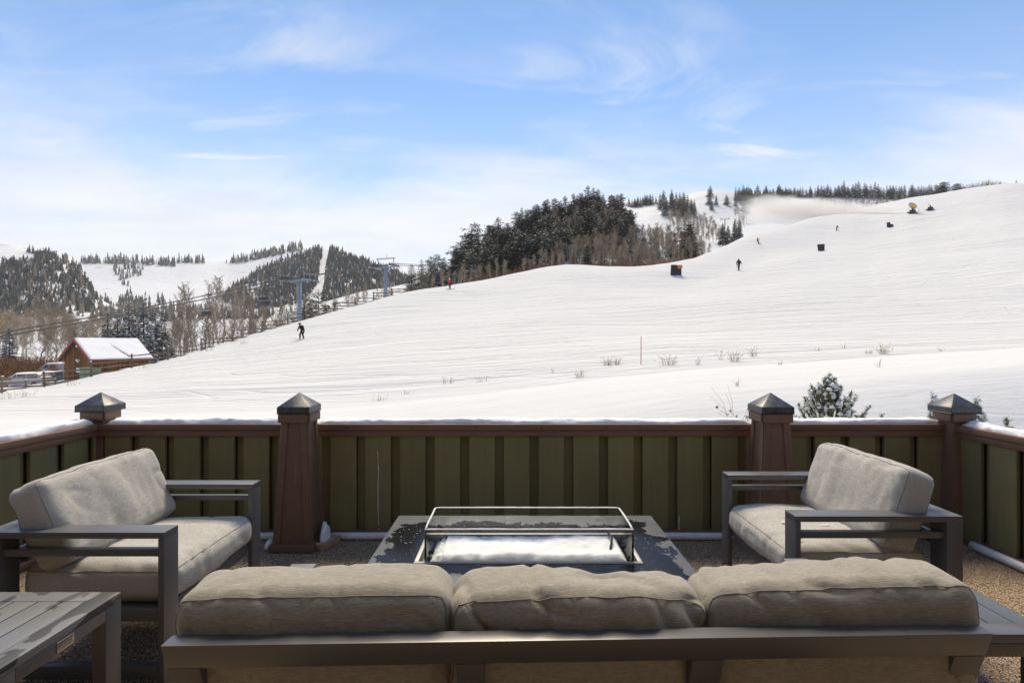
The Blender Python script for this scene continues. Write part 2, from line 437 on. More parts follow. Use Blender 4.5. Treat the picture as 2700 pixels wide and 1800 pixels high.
class MB:
    def __init__(s): s.v = []; s.f = []; s.mi = []
    def add(s, vs, fs, mi=0):
        b = len(s.v); s.v.extend([tuple(v) for v in vs])
        for f in fs: s.f.append(tuple(i + b for i in f)); s.mi.append(mi)
        return s
    def box(s, x0, x1, y0, y1, z0, z1, mi=0, M=None):
        vs = [(x, y, z) for z in (z0, z1) for y in (y0, y1) for x in (x0, x1)]
        if M is not None: vs = [M @ Vector(v) for v in vs]
        return s.add(vs, [(0, 2, 3, 1), (4, 5, 7, 6), (0, 1, 5, 4), (2, 6, 7, 3), (0, 4, 6, 2), (1, 3, 7, 5)], mi)
    def hexa(s, bot, top, mi=0):          # bot/top: 4 points counter-clockwise seen from above
        vs = list(bot) + list(top)
        return s.add(vs, [(3, 2, 1, 0), (4, 5, 6, 7), (0, 1, 5, 4), (1, 2, 6, 5), (2, 3, 7, 6), (3, 0, 4, 7)], mi)
    def tube(s, pts, rad, n=6, mi=0, cap=True):
        pts = [Vector(p) for p in pts]
        if not hasattr(rad, '__len__'): rad = [rad] * len(pts)
        b = len(s.v); up = Vector((0, 0, 1))
        for i, p in enumerate(pts):
            t = (pts[min(i + 1, len(pts) - 1)] - pts[max(i - 1, 0)])
            if t.length < 1e-9: t = Vector((0, 0, 1))
            t.normalize()
            ref = up if abs(t.z) < 0.95 else Vector((1, 0, 0))
            a = t.cross(ref).normalized(); c = a.cross(t)
            for k in range(n):
                th = 2 * math.pi * k / n
                s.v.append(tuple(p + (a * math.cos(th) + c * math.sin(th)) * rad[i]))
        for i in range(len(pts) - 1):
            for k in range(n):
                k2 = (k + 1) % n
                s.f.append((b + i * n + k, b + i * n + k2, b + (i + 1) * n + k2, b + (i + 1) * n + k)); s.mi.append(mi)
        if cap:
            s.f.append(tuple(b + k for k in range(n))[::-1]); s.mi.append(mi)
            e = b + (len(pts) - 1) * n
            s.f.append(tuple(e + k for k in range(n))); s.mi.append(mi)
        return s
    def prism(s, poly, axis, a, b, mi=0):  # poly in the two other axes (order x,y,z without axis)
        n = len(poly)
        def mk(p, t):
            if axis == 0: return (t, p[0], p[1])
            if axis == 1: return (p[0], t, p[1])
            return (p[0], p[1], t)
        vs = [mk(p, a) for p in poly] + [mk(p, b) for p in poly]
        fs = [tuple(range(n))[::-1], tuple(range(n, 2 * n))] + [(i, (i + 1) % n, (i + 1) % n + n, i + n) for i in range(n)]
        return s.add(vs, fs, mi)
    def mesh(s, name, mats, smooth=False, bevel=0.0, seg=2, fix=True):
        me = bpy.data.meshes.new(name)
        me.from_pydata(s.v, [], s.f)
        if not isinstance(mats, (list, tuple)): mats = [mats]
        for m in mats: me.materials.append(MT[m])
        if len(mats) > 1: me.polygons.foreach_set('material_index', s.mi)
        if bevel > 0 or fix:
            bm = bmesh.new(); bm.from_mesh(me)
            if fix: bmesh.ops.recalc_face_normals(bm, faces=bm.faces)
            if bevel > 0:
                es = [e for e in bm.edges if e.is_manifold and e.calc_face_angle(0) > R(25)]
                bmesh.ops.bevel(bm, geom=es, offset=bevel, segments=seg, affect='EDGES', profile=0.6)
            bm.to_mesh(me); bm.free()
        if smooth or bevel > 0:
            me.polygons.foreach_set('use_smooth', [True] * len(me.polygons))
            if bevel > 0 and not smooth: me.set_sharp_from_angle(angle=R(35))
        me.update()
        return me
    def build(s, name, mats, parent=None, loc=None, rot=None, **k):
        return link(name, s.mesh(name, mats, **k), parent, loc, rot)

def vnoise(x, y, seed=0):
    """vectorised value noise 0..1"""
    xi = np.floor(x).astype(np.int64); yi = np.floor(y).astype(np.int64)
    xf = x - xi; yf = y - yi
    def h(a, b):
        n = (a * 374761393 + b * 668265263 + seed * 1442695041) & 0x7fffffff
        n = (n ^ (n >> 13)) * 1274126177 & 0x7fffffff
        return ((n ^ (n >> 16)) & 0xffff) / 65535.0
    u = xf * xf * (3 - 2 * xf); v = yf * yf * (3 - 2 * yf)
    return (h(xi, yi) * (1 - u) + h(xi + 1, yi) * u) * (1 - v) + (h(xi, yi + 1) * (1 - u) + h(xi + 1, yi + 1) * u) * v
def fbm(x, y, o=4, seed=0):
    t = 0; a = 0.5; s = 0
    for i in range(o):
        t = t + a * vnoise(x * 2 ** i, y * 2 ** i, seed + i); s += a; a *= 0.5
    return t / s

# ------------------------------------------------------------------ the land
# Each land sheet is surveyed along bearings from the terrace: for a bearing, distances and heights of its breaks of slope.
def up(yv, Y): return EYE + Y * (CYV - yv) / FV          # height of a point seen at that inclination
def bx(xv, Y): return (xv - CXV) / FV * Y
class Land:
    def __init__(s, cols, namp=0.0, nscale=20.0, seed=1, rows=90, roll=0.0):
        s.roll = roll
        xs = sorted(cols); s.xs = np.array(xs, float)
        s.Y = np.array([[p[0] for p in cols[x]] for x in xs], float)
        s.Z = np.array([[p[1] for p in cols[x]] for x in xs], float)
        s.namp, s.ns, s.seed, s.rows = namp, nscale, seed, rows
    def col(s, xv, n=None):
        K = s.Y.shape[1]
        yk = np.array([np.interp(xv, s.xs, s.Y[:, k]) for k in range(K)])
        zk = np.array([np.interp(xv, s.xs, s.Z[:, k]) for k in range(K)])
        n = n or s.rows
        # geometric spacing of stations, monotone cubic heights
        Ys = np.exp(np.linspace(math.log(yk[0]), math.log(yk[-1]), n))
        h = np.diff(yk); d = np.diff(zk) / h
        m = np.zeros(K); m[0] = d[0]; m[-1] = d[-1]
        for k in range(1, K - 1):
            if d[k - 1] * d[k] > 0:
                w1 = 2 * h[k] + h[k - 1]; w2 = h[k] + 2 * h[k - 1]
                m[k] = (w1 + w2) / (w1 / d[k - 1] + w2 / d[k])
        i = np.clip(np.searchsorted(yk, Ys) - 1, 0, K - 2)
        t = (Ys - yk[i]) / h[i]
        Zs = zk[i] * (1 + 2 * t) * (1 - t) ** 2 + h[i] * m[i] * t * (1 - t) ** 2 + zk[i + 1] * t * t * (3 - 2 * t) + h[i] * m[i + 1] * t * t * (t - 1)
        X = (xv - CXV) / FV * Ys
        if s.namp:
            amp = s.namp * np.clip((Ys - yk[0]) / (0.15 * (yk[-1] - yk[0])), 0.15, 1)
            Zs = Zs + amp * (fbm(X / s.ns + 50, Ys / s.ns + 50, 4, s.seed) - 0.5)
        if s.roll: Zs = Zs + s.roll * np.clip((Ys - 22) / 25, 0, 1) * (fbm(X / 26 + 80, Ys / 17 + 30, 3, s.seed + 7) - 0.5)
        return X, Ys, Zs
    def mesh(s, name, mat, x0, x1, step, parent=None):
        xs = np.arange(x0, x1 + step, step)
        V = []; n = s.rows
        for x in xs:
            X, Y, Z = s.col(x); V.append(np.stack([X, Y, Z], 1))
        V = np.concatenate(V); F = []
        for i in range(len(xs) - 1):
            for j in range(n - 1):
                a = i * n + j; F.append((a, a + n, a + n + 1, a + 1))
        me = bpy.data.meshes.new(name); me.from_pydata(V.tolist(), [], F)
        me.materials.append(MT[mat]); me.polygons.foreach_set('use_smooth', [True] * len(F)); me.update()
        return tag(link(name, me, parent), kind='structure')
    def hit(s, xv, yv):
        X, Y, Z = s.col(xv, 400)
        yy = CYV - (Z - EYE) / Y * FV
        k = None
        for i in range(1, len(Y)):
            if yy[i] <= yv < yy[i - 1]: k = i; break
        if k is None: k = int(np.argmin(np.abs(yy - yv))); return Vector((X[k], Y[k], Z[k]))
        t = (yy[k - 1] - yv) / (yy[k - 1] - yy[k] + 1e-9)
        return Vector((X[k - 1] + t * (X[k] - X[k - 1]), Y[k - 1] + t * (Y[k] - Y[k - 1]), Z[k - 1] + t * (Z[k] - Z[k - 1])))
    def z(s, X, Y):
        xv = CXV + X / Y * FV
        a, b, c = s.col(xv, 400)
        return float(np.interp(Y, b, c))

# -- the piste beside the terrace
crest = [(-900, 985, 30), (-300, 940, 36), (0, 906, 42), (100, 889, 46), (200, 868, 48), (335, 838, 54), (450, 806, 58), (540, 783, 62), (600, 765, 64), (660, 749, 66),
         (715, 734, 68), (770, 719, 72), (830, 704, 76), (880, 690, 80), (940, 676, 84), (1000, 665, 89), (1100, 651, 97), (1200, 634, 103), (1260, 623, 106),
         (1300, 618, 108), (1350, 619, 108), (1400, 621, 106), (1450, 621, 106), (1500, 617, 108), (1550, 609, 114), (1600, 597, 124), (1630, 586, 132), (1660, 574, 142),
         (1700, 560, 156), (1750, 545, 172), (1800, 531, 186), (1850, 518, 200), (1900, 508, 212), (2000, 491, 222), (2060, 478, 226), (2085, 472, 226), (2150, 463, 224),
         (2200, 455, 220), (2250, 447, 216), (2300, 440, 212), (2352, 436, 208), (2700, 405, 196), (3300, 360, 180)]
berm_x = [-900, 0, 300, 600, 800, 1000, 1310, 1570, 1830, 2090, 2352, 2700, 3300]
berm_y = [990, 975, 968, 955, 942, 921, 881, 851, 834, 815, 797, 770, 730]
cols = {}
for x, y, Yc in crest:
    by = float(np.interp(x, berm_x, berm_y)); Yb = 13.5
    zb = up(by, Yb); zc_ = up(y, Yc)
    dip = float(np.interp(x, [0, 600, 900, 1300, 2352, 3300], [0.08, 0.3, 0.5, 0.5, 0.5, 0.4]))
    Y2 = 22.0; z2 = max(up(by - 6, Y2), zb + 0.05)
    if x < 500: z2 = zb - 0.0 + (zc_ - zb) * 0.08
    ym = Y2 + (Yc - Y2) * 0.5; zm = z2 + (zc_ - z2) * 0.43
    fall = float(np.interp(x, [0, 350, 700, 1000, 1400, 1700, 2352], [1.0, 1.6, 3.5, 4.0, 3.0, 5.0, 9.0]))
    cols[x] = [(4.22, -0.75), (6.5, min(-0.55, zb - 0.6)), (10.0, zb - 0.28 if x > 900 else zb - 0.1), (Yb, zb), (16.5, min(zb, z2) - dip), (Y2, z2), (ym, zm), (Yc, zc_), (Yc + 12, zc_ - fall * 0.5), (Yc + 60, zc_ - fall * 5)]
piste = Land(cols, namp=0.42, nscale=13.0, seed=3, rows=190, roll=1.5)
piste.mesh('ski_slope', 'snow_piste', -900, 3300, 11)

# -- valley floor to the left, woods on it
vc = {}
for x in (-1200, -400, 0, 200, 400, 600, 800, 1000):
    d = float(np.interp(x, [-400, 400, 700, 1000], [0, 0, 1.0, 3.0]))
    vc[x] = [(40, -4.0 - d), (56, -3.35 - d * 0.6), (75, -3.2 - d * 0.4), (110, -2.7), (170, 0), (320, 11), (620, 40)]
valley = Land(vc, namp=1.0, nscale=25, seed=9, rows=70)
valley.mesh('valley_floor', 'wood_floor', -1200, 1000, 25)

# -- wooded hill in the middle distance
tops = [(640, 725), (760, 690), (830, 672), (950, 652), (1040, 624), (1130, 569), (1200, 534), (1280, 507), (1350, 490), (1400, 490), (1440, 505), (1500, 545), (1560, 569), (1630, 592), (1700, 622), (1800, 640)]
wc = {}
for x, y in tops:
    cy = float(np.interp(x, [c[0] for c in crest], [c[1] for c in crest])); cY = float(np.interp(x, [c[0] for c in crest], [c[2] for c in crest]))
    Y0 = cY + 4; z0 = up(cy, cY) - 3.5
    zt = up(y, 265)
    wc[x] = [(Y0, z0), (Y0 + 25, z0 + (zt - z0) * 0.1), (190, z0 + (zt - z0) * 0.5), (265, zt), (330, zt - 12)]
wood_hill = Land(wc, namp=3.0, nscale=35, seed=21, rows=70)
wood_hill.mesh('wooded_hill', 'wood_floor', 640, 1800, 12)

# -- upper ski runs, right
rt = [(1250, 500), (1400, 482), (1440, 474), (1500, 463), (1560, 462), (1600, 451), (1650, 447), (1700, 455), (1800, 452), (1900, 449), (2000, 451), (2100, 457), (2200, 452), (2352, 446), (2900, 430)]
rc = {}
for x, y in rt:
    zt = up(y, 640)
    rc[x] = [(235, up(640, 235) - 6), (320, up(575, 320)), (450, up(520, 450)), (640, zt), (800, zt - 20)]
runs = Land(rc, namp=7.0, nscale=70, seed=31, rows=80)
runs.mesh('upper_ski_runs', 'snow_far', 1250, 2900, 14)

# -- far left: spur, bowl, peak
mt = [(-700, 520), (-300, 545), (0, 575), (100, 585), (180, 599), (250, 601), (300, 603), (400, 605), (440, 601), (500, 604), (530, 602), (600, 587), (690, 569), (760, 577), (850, 605), (950, 632), (1100, 660)]
mc = {}
for x, y in mt:
    zt = up(y, 1350)
    mc[x] = [(560, up(732, 560)), (750, up(704, 750)), (1000, up(655 if y < 640 else 690, 1000)), (1350, zt), (1600, zt - 40)]
bowl = Land(mc, namp=9.0, nscale=150, seed=41, rows=60)
bowl.mesh('ski_bowl', 'snow_far', -700, 1100, 16)
sc_ = {}
for x, y in [(-900, 440), (-400, 500), (-100, 542), (0, 560), (50, 573), (100, 581), (150, 592), (185, 612), (210, 658), (240, 694), (310, 724), (380, 742)]:
    zt = up(y, 640)
    sc_[x] = [(330, up(752, 330)), (430, up(752, 430) + (zt - up(752, 430)) * 0.22), (640, zt), (760, zt - 30)]
spur = Land(sc_, namp=6.0, nscale=60, seed=51, rows=60)
spur.mesh('wooded_spur', 'snow_far', -900, 380, 12)
pc = {}
for x, y in [(430, 728), (500, 678), (560, 642), (600, 618), (640, 600), (690, 584), (740, 569), (762, 570), (800, 588), (850, 604), (900, 622), (960, 645), (1040, 668), (1150, 690)]:
    zt = up(y, 950)
    pc[x] = [(430, up(738, 430)), (620, up(738, 620) + (zt - up(738, 620)) * 0.3), (950, zt), (1150, zt - 50)]
peak = Land(pc, namp=8.0, nscale=90, seed=61, rows=60)
peak.mesh('wooded_peak', 'snow_far', 430, 1150, 12)
# ground far behind everything so that the land closes at the horizon
m = MB(); m.add([(-2900, -50, -60), (2900, -50, -60), (2900, 1720, -60), (-2900, 1720, -60)], [(0, 1, 2, 3)])
tag(m.build('ground', 'snow_far', fix=False), kind='structure')

# ------------------------------------------------------------------ terrace
FX0, FX1, FY = -3.26, 3.44, 4.10           # inner faces of the side fences, inner face of the front fence
m = MB(); m.box(FX0 - 0.25, FX1 + 0.25, -1.6, FY + 0.12, -0.12, 0.0)
tag(m.build('terrace_floor', 'pebble_deck'), kind='structure')
m = MB(); m.box(FX0 - 0.22, FX1 + 0.22, -1.55, FY + 0.09, -1.6, -0.121)
tag(m.build('terrace_base', 'house_wall'), kind='structure')
# the house the photograph was taken from: wall and roof overhang behind and above the camera
m = MB(); m.box(-5.5, 5.5, -1.9, -1.62, -1.6, 3.05)
tag(m.build('house_wall', 'house_wall'), kind='structure')
m = MB(); m.box(-5.5, 5.5, -1.9, 0.6, 2.75, 3.0)
tag(m.build('house_roof_overhang', 'house_wall'), kind='structure')

ZR = 0.876                                  # top of the cap rail
def fence(p0, p1, inward, label, first=0.05, pitch=0.27, wid=0.2):
    p0 = Vector(p0); p1 = Vector(p1); d = p1 - p0; L = d.length
    ang = math.atan2(d.y, d.x)
    if inward < 0: pass
    root = empty('terrace_fence', (p0.x, p0.y, 0), ang, label, 'fence', 'green board fences round the terrace')
    s = inward                               # +1: terrace lies on local -y side
    def yb(a, b):
        return (min(-s * a, -s * b), max(-s * a, -s * b))
    # recessed backing boards, proud face boards
    def board(x0, x1, name, d0, d1, mat, z0, z1, bev=0.004):
        y = yb(d0, d1); mb = MB(); mb.box(0, x1 - x0, y[0], y[1], z0, z1)
        return mb.mesh(name, mat, bevel=bev, seg=1)
    cache = {}
    x = first - pitch
    while x < L:
        a, b = max(0.0, x), min(L, x + wid)
        if b - a > 0.015:
            key = round(b - a, 3)
            if key not in cache: cache[key] = board(0, b - a, 'board', 0.0, 0.03, 'green_paint', 0.03, 0.80)
            link('board', cache[key], root, (a, 0, 0))
        a, b = max(0.0, x + wid), min(L, x + pitch)
        if b - a > 0.01:
            key = ('g', round(b - a, 3))
            if key not in cache: cache[key] = board(0, b - a, 'gap_board', -0.036, -0.018, 'green_paint', 0.03, 0.80, 0.0)
            link('gap_board', cache[key], root, (a, 0, 0))
        x += pitch
    def rail(name, d0, d1, z0, z1):
        y = yb(d0, d1); mb = MB(); mb.box(0.0, L, y[0], y[1], z0, z1)
        return mb.build(name, 'brown_paint', root, bevel=0.006, seg=2)
    rail('cap_rail', -0.10, 0.062, ZR - 0.047, ZR)
    rail('under_rail', -0.06, 0.048, ZR - 0.095, ZR - 0.0485)
    rail('bottom_rail', -0.03, 0.05, 0.004, 0.05)
    mb = MB(); y = yb(-0.07, -0.052); mb.box(0, L, y[0], y[1], 0.01, 0.79); mb.build('back_panel', 'green_paint', root)
    return root
LCX, LCY, RCX, RCY = -3.28, 4.17, 3.41, 4.10
P1X, P2X, PY = -1.583, 1.925, 3.90
fence((FX0, FY), (P1X - 0.06, FY), 1, 'green board fence with brown rail behind the left armchair', 0.09)
mid_fence = fence((P1X + 0.06, FY), (P2X - 0.06, FY), 1, 'long green board fence with brown rail behind the fire table', 0.11)
fence((P2X + 0.06, FY), (FX1, FY), 1, 'green board fence with brown rail behind the right armchair', 0.10)
fence((FX0, -1.55), (FX0, FY - 0.02), 1 if False else -1, 'side fence of green boards at the left edge of the terrace', 0.12) if False else None
def side_fence(x, sgn, label):
    # runs away from the house; terrace lies towards the middle
    if sgn < 0: return fence((x, -1.55), (x, FY - 0.03), 1, label, 0.2)
    return fence((x, FY - 0.03), (x, -1.55), 1, label, 0.06)
side_fence(FX0, -1, 'side fence of weathered green boards at the left edge of the terrace')
side_fence(FX1, 1, 'side fence of weathered green boards at the right edge of the terrace')

# pale dried drips down two boards, and nail heads in the middle rail
for (xw, z0, z1, sd) in ((-1.045, 0.06, 0.66, 1), (1.30, 0.06, 0.16, 2)):
    mb = MB(); q_ = random.Random(sd); z = z1; x = 0.0
    while z > z0:
        l = q_.uniform(0.015, 0.05); w_ = q_.uniform(0.001, 0.0032); x2 = x + q_.uniform(-0.003, 0.003)
        if q_.random() < 0.8: mb.hexa([(x2 - w_, -0.0022, z - l), (x2 + w_, -0.0022, z - l), (x2 + w_, 0.002, z - l), (x2 - w_, 0.002, z - l)], [(x - w_, -0.0022, z), (x + w_, -0.0022, z), (x + w_, 0.002, z), (x - w_, 0.002, z)])
        x = x2; z -= l
    o = mb.build('drip_mark', 'white_metal', mid_fence, loc=(xw - mid_fence.location.x, -0.0305, 0)); o['kind'] = 'stuff'
nm = MB(); nm.tube([(0, 0, 0), (0, -0.0025, 0)], 0.005, 8); nm = nm.mesh('nail_head', 'dark_gap')
for i in range(7): link('nail_head', nm, mid_fence, (0.25 + i * 0.5, -0.0621, ZR - 0.024 + 0.004 * (i % 3 - 1)))

def frustum(mb, cx, cy, z0, z1, w0, w1, mi=0):
    a, b = w0 / 2, w1 / 2
    mb.hexa([(cx - a, cy - a, z0), (cx + a, cy - a, z0), (cx + a, cy + a, z0), (cx - a, cy + a, z0)],
            [(cx - b, cy - b, z1), (cx + b, cy - b, z1), (cx + b, cy + b, z1), (cx - b, cy + b, z1)], mi)
def cap(root, z, w, h):
    mb = MB(); frustum(mb, 0, 0, z, z + 0.008, w * 1.02, w * 1.02); frustum(mb, 0, 0, z + 0.008, z + 0.05, w, w)
    sk = mb.build('cap_skirt', 'cap_copper', root, bevel=0.003, seg=1)
    mb = MB(); a = w / 2 - 0.001
    mb.add([(-a, -a, z + 0.05), (a, -a, z + 0.05), (a, a, z + 0.05), (-a, a, z + 0.05), (0, 0, z + 0.05 + h)], [(0, 1, 4), (1, 2, 4), (2, 3, 4), (3, 0, 4), (3, 2, 1, 0)])
    mb.build('cap_pyramid', 'cap_copper', root, bevel=0.003, seg=1)
def pillar(x, y, label):
    r = empty('tapered_pillar', (x, y, 0), 0, label, 'pillar', 'tapered pillars of the front fence')
    mb = MB(); frustum(mb, 0, 0, 0.0, 0.055, 0.325, 0.32); mb.build('plinth', 'brown_paint', r, bevel=0.008)
    mb = MB(); frustum(mb, 0, 0, 0.0551, 0.955, 0.262, 0.176); mb.build('shaft', 'brown_paint_v', r)
    for k in range(4):                      # two edge boards on each face
        for s in (-1, 1):
            mb = MB()
            def pt(u, zz, out):
                t = (zz - 0.0551) / 0.9; hw = (0.262 + (0.176 - 0.262) * t) / 2
                ww = 0.045
                xx = (s * (hw + 0.0005)) if u else s * (hw - ww)
                return (xx, -(hw + out), zz)
            lo = [pt(0, 0.056, -0.006), pt(1, 0.056, -0.006), pt(1, 0.056, 0.011), pt(0, 0.056, 0.011)]
            hi = [pt(0, 0.950, -0.006), pt(1, 0.950, -0.006), pt(1, 0.950, 0.011), pt(0, 0.950, 0.011)]
            mb.hexa(lo, hi)
            mb.build('edge_board', 'brown_paint_v', r, rot=(0, 0, k * math.pi / 2), bevel=0.003, seg=1)
    for k in range(4):
        mb = MB(); mb.box(-0.102, 0.102, -0.118, -0.089, 0.925, 0.985)
        mb.build('collar_board', 'brown_paint', r, rot=(0, 0, k * math.pi / 2), bevel=0.003, seg=1)
    cap(r, 0.988, 0.236, 0.098)
    return r
pillar(P1X, PY, 'brown tapered pillar with pyramid cap between left armchair and fire table')
pillar(P2X, PY, 'brown tapered pillar with pyramid cap behind the right armchair')
def corner_post(x, y, label):
    r = empty('corner_post', (x, y, 0), 0, label, 'post', 'corner posts of the terrace fence')
    mb = MB(); frustum(mb, 0, 0, 0.0, 0.94, 0.20, 0.135); mb.build('shaft', 'brown_paint_v', r, bevel=0.004)
    for k in range(4):
        mb = MB(); mb.box(-0.085, 0.085, -0.1, -0.066, 0.905, 0.965)
        mb.build('collar_board', 'brown_paint', r, rot=(0, 0, k * math.pi / 2), bevel=0.003, seg=1)
    cap(r, 0.968, 0.23, 0.098)
corner_post(LCX + 0.02, LCY - 0.02, 'brown corner post with dark pyramid cap at the left end of the front fence')
corner_post(RCX + 0.01, RCY - 0.05, 'brown corner post with dark pyramid cap at the right end of the front fence')

# snow lying on the rails
def snow_strip(p0, p1, w, h, label, z=ZR, seed=0, name='rail_snow', base=0.0):
    p0 = Vector((p0[0], p0[1], 0)); p1 = Vector((p1[0], p1[1], 0)); d = p1 - p0; L = d.length; t = d.normalized(); nrm = Vector((-t.y, t.x, 0))
    n = max(8, int(L / 0.022)); m_ = 11; mb = MB()
    for i in range(n + 1):
        a = i / n; end = min(1, min(a, 1 - a) * L / 0.05) ** 0.5
        for j in range(m_):
            th = math.pi * j / (m_ - 1)
            q = mnoise.noise(Vector((a * L * 4 + seed * 9, j * 0.35, 0))); q2 = mnoise.noise(Vector((a * L * 18 + seed * 9, j * 0.8, 3)))
            q3 = mnoise.noise(Vector((a * L * 1.3, seed, 7)))
            q4 = mnoise.noise(Vector((a * L * 45 + seed * 9, j * 1.3, 5)))
            ww = w / 2 * (1 + 0.3 * q + 0.2 * q2 + 0.1 * q4); hh = h * (1 + 0.45 * q + 0.25 * q2 + 0.12 * q4 + 0.4 * q3) * end
            c = math.cos(th); s_ = math.sin(th)
            off = ww * (abs(c) ** 0.8) * (1 if c > 0 else -1)
            p = p0 + t * (a * L) + nrm * off
            mb.v.append((p.x, p.y, z + base + max(0.0, hh * (s_ ** 0.6)) - 0.001 * (j in (0, m_ - 1))))
    for i in range(n):
        for j in range(m_ - 1):
            a = i * m_ + j; mb.f.append((a, a + 1, a + m_ + 1, a + m_)); mb.mi.append(0)
    mb.f.append(tuple(range(m_))); mb.f.append(tuple(n * m_ + k for k in range(m_))[::-1]); mb.mi += [0, 0]
    ctr = (p0 + p1) / 2
    mb.v = [(x - ctr.x, y - ctr.y, zz - z) for x, y, zz in mb.v]
    o = mb.build(name, 'snow_fresh', loc=(ctr.x, ctr.y, z + 0.0015), smooth=True)
    return tag(o, label, 'snow', 'strips of snow on the fence rails' if name == 'rail_snow' else None)
snow_strip((FX0 + 0.10, FY + 0.035), (P1X - 0.075, FY + 0.035), 0.115, 0.034, 'strip of snow on the rail left of the tapered pillar by the left armchair', seed=1)
snow_strip((P1X + 0.09, FY + 0.035), (P2X - 0.085, FY + 0.035), 0.11, 0.028, 'long strip of snow on the middle rail behind the fire table', seed=2)
snow_strip((P2X + 0.09, FY + 0.035), (FX1 - 0.10, FY + 0.035), 0.11, 0.030, 'strip of snow on the rail behind the right armchair', seed=3)
snow_strip((FX0 - 0.035, 0.3), (FX0 - 0.035, FY - 0.05), 0.125, 0.05, 'thick strip of snow on the left side rail', seed=4)
snow_strip((FX1 + 0.035, FY - 0.1), (FX1 + 0.035, 0.3), 0.115, 0.038, 'strip of snow on the right side rail', seed=5)

# white pipes at the fence foot
def pipe(pts, r, label):
    mb = MB(); P = []
    for i in range(len(pts) - 1):
        a = Vector(pts[i]); b = Vector(pts[i + 1])
        for k in range(14): P.append(a.lerp(b, k / 14))
    P.append(Vector(pts[-1]))
    c = Vector(pts[0])
    P = [p + Vector((0, 0, 0.002 * mnoise.noise(p * 5))) - c for p in P]
    mb.tube(P, [r * (1 + 0.07 * mnoise.noise(p * 7 + c)) for p in P], 12)
    return tag(mb.build('white_pipe', 'pipe_white', loc=c, smooth=True), label, 'pipe', 'white pipes along the fence foot')
pipe([(-2.55, 4.0, 0.03), (P1X - 0.17, 4.0, 0.03)], 0.028, 'short white pipe at the fence foot left of the tapered pillar')
pipe([(P1X + 0.17, 4.0, 0.03), (P2X - 0.18, 3.995, 0.03)], 0.028, 'white pipe on the floor along the fence behind the fire table')
pipe([(3.36, 3.82, 0.03), (3.33, 2.2, 0.03)], 0.03, 'white pipe on the floor along the right side fence')

def blob(name, mat, r, loc, seed, amp=0.3, sub=3, parent=None):
    bm = bmesh.new(); bmesh.ops.create_icosphere(bm, subdivisions=sub, radius=1)
    for v in bm.verts:
        k = 1 + amp * mnoise.noise(v.co * 1.6 + Vector((seed * 3.1, 0, 0))) + amp * 0.4 * mnoise.noise(v.co * 4 + Vector((0, seed, 0)))
        v.co = Vector((v.co.x * r[0] * k, v.co.y * r[1] * k, max(-0.2 * r[2], v.co.z * r[2] * k)))
    me = bpy.data.meshes.new(name); bm.to_mesh(me); bm.free(); me.materials.append(MT[mat])
    me.polygons.foreach_set('use_smooth', [True] * len(me.polygons))
    return link(name, me, parent, loc)
m = MB(); m.box(-0.03, 0.03, -0.1, 0.1, 0, 0.05, M=Matrix.Rotation(R(-24), 4, 'Z'))
o = m.build('wood_offcut', 'raw_wood', loc=(P1X + 0.222, PY - 0.03, 0.001), bevel=0.004); tag(o, 'raw wood offcut leaning on the foot of the tapered pillar', 'wood')
o = blob('snow_clump', 'snow_fresh', (0.03, 0.07, 0.13), (P1X + 0.2, PY - 0.02, 0.052), 3); tag(o, 'clump of snow stuck to the right of the pillar foot', 'snow')
o = blob('snow_clump', 'snow_fresh', (0.03, 0.05, 0.05), (P1X - 0.2, PY - 0.05, 0.008), 5); tag(o, 'small clump of snow left of the pillar foot', 'snow')

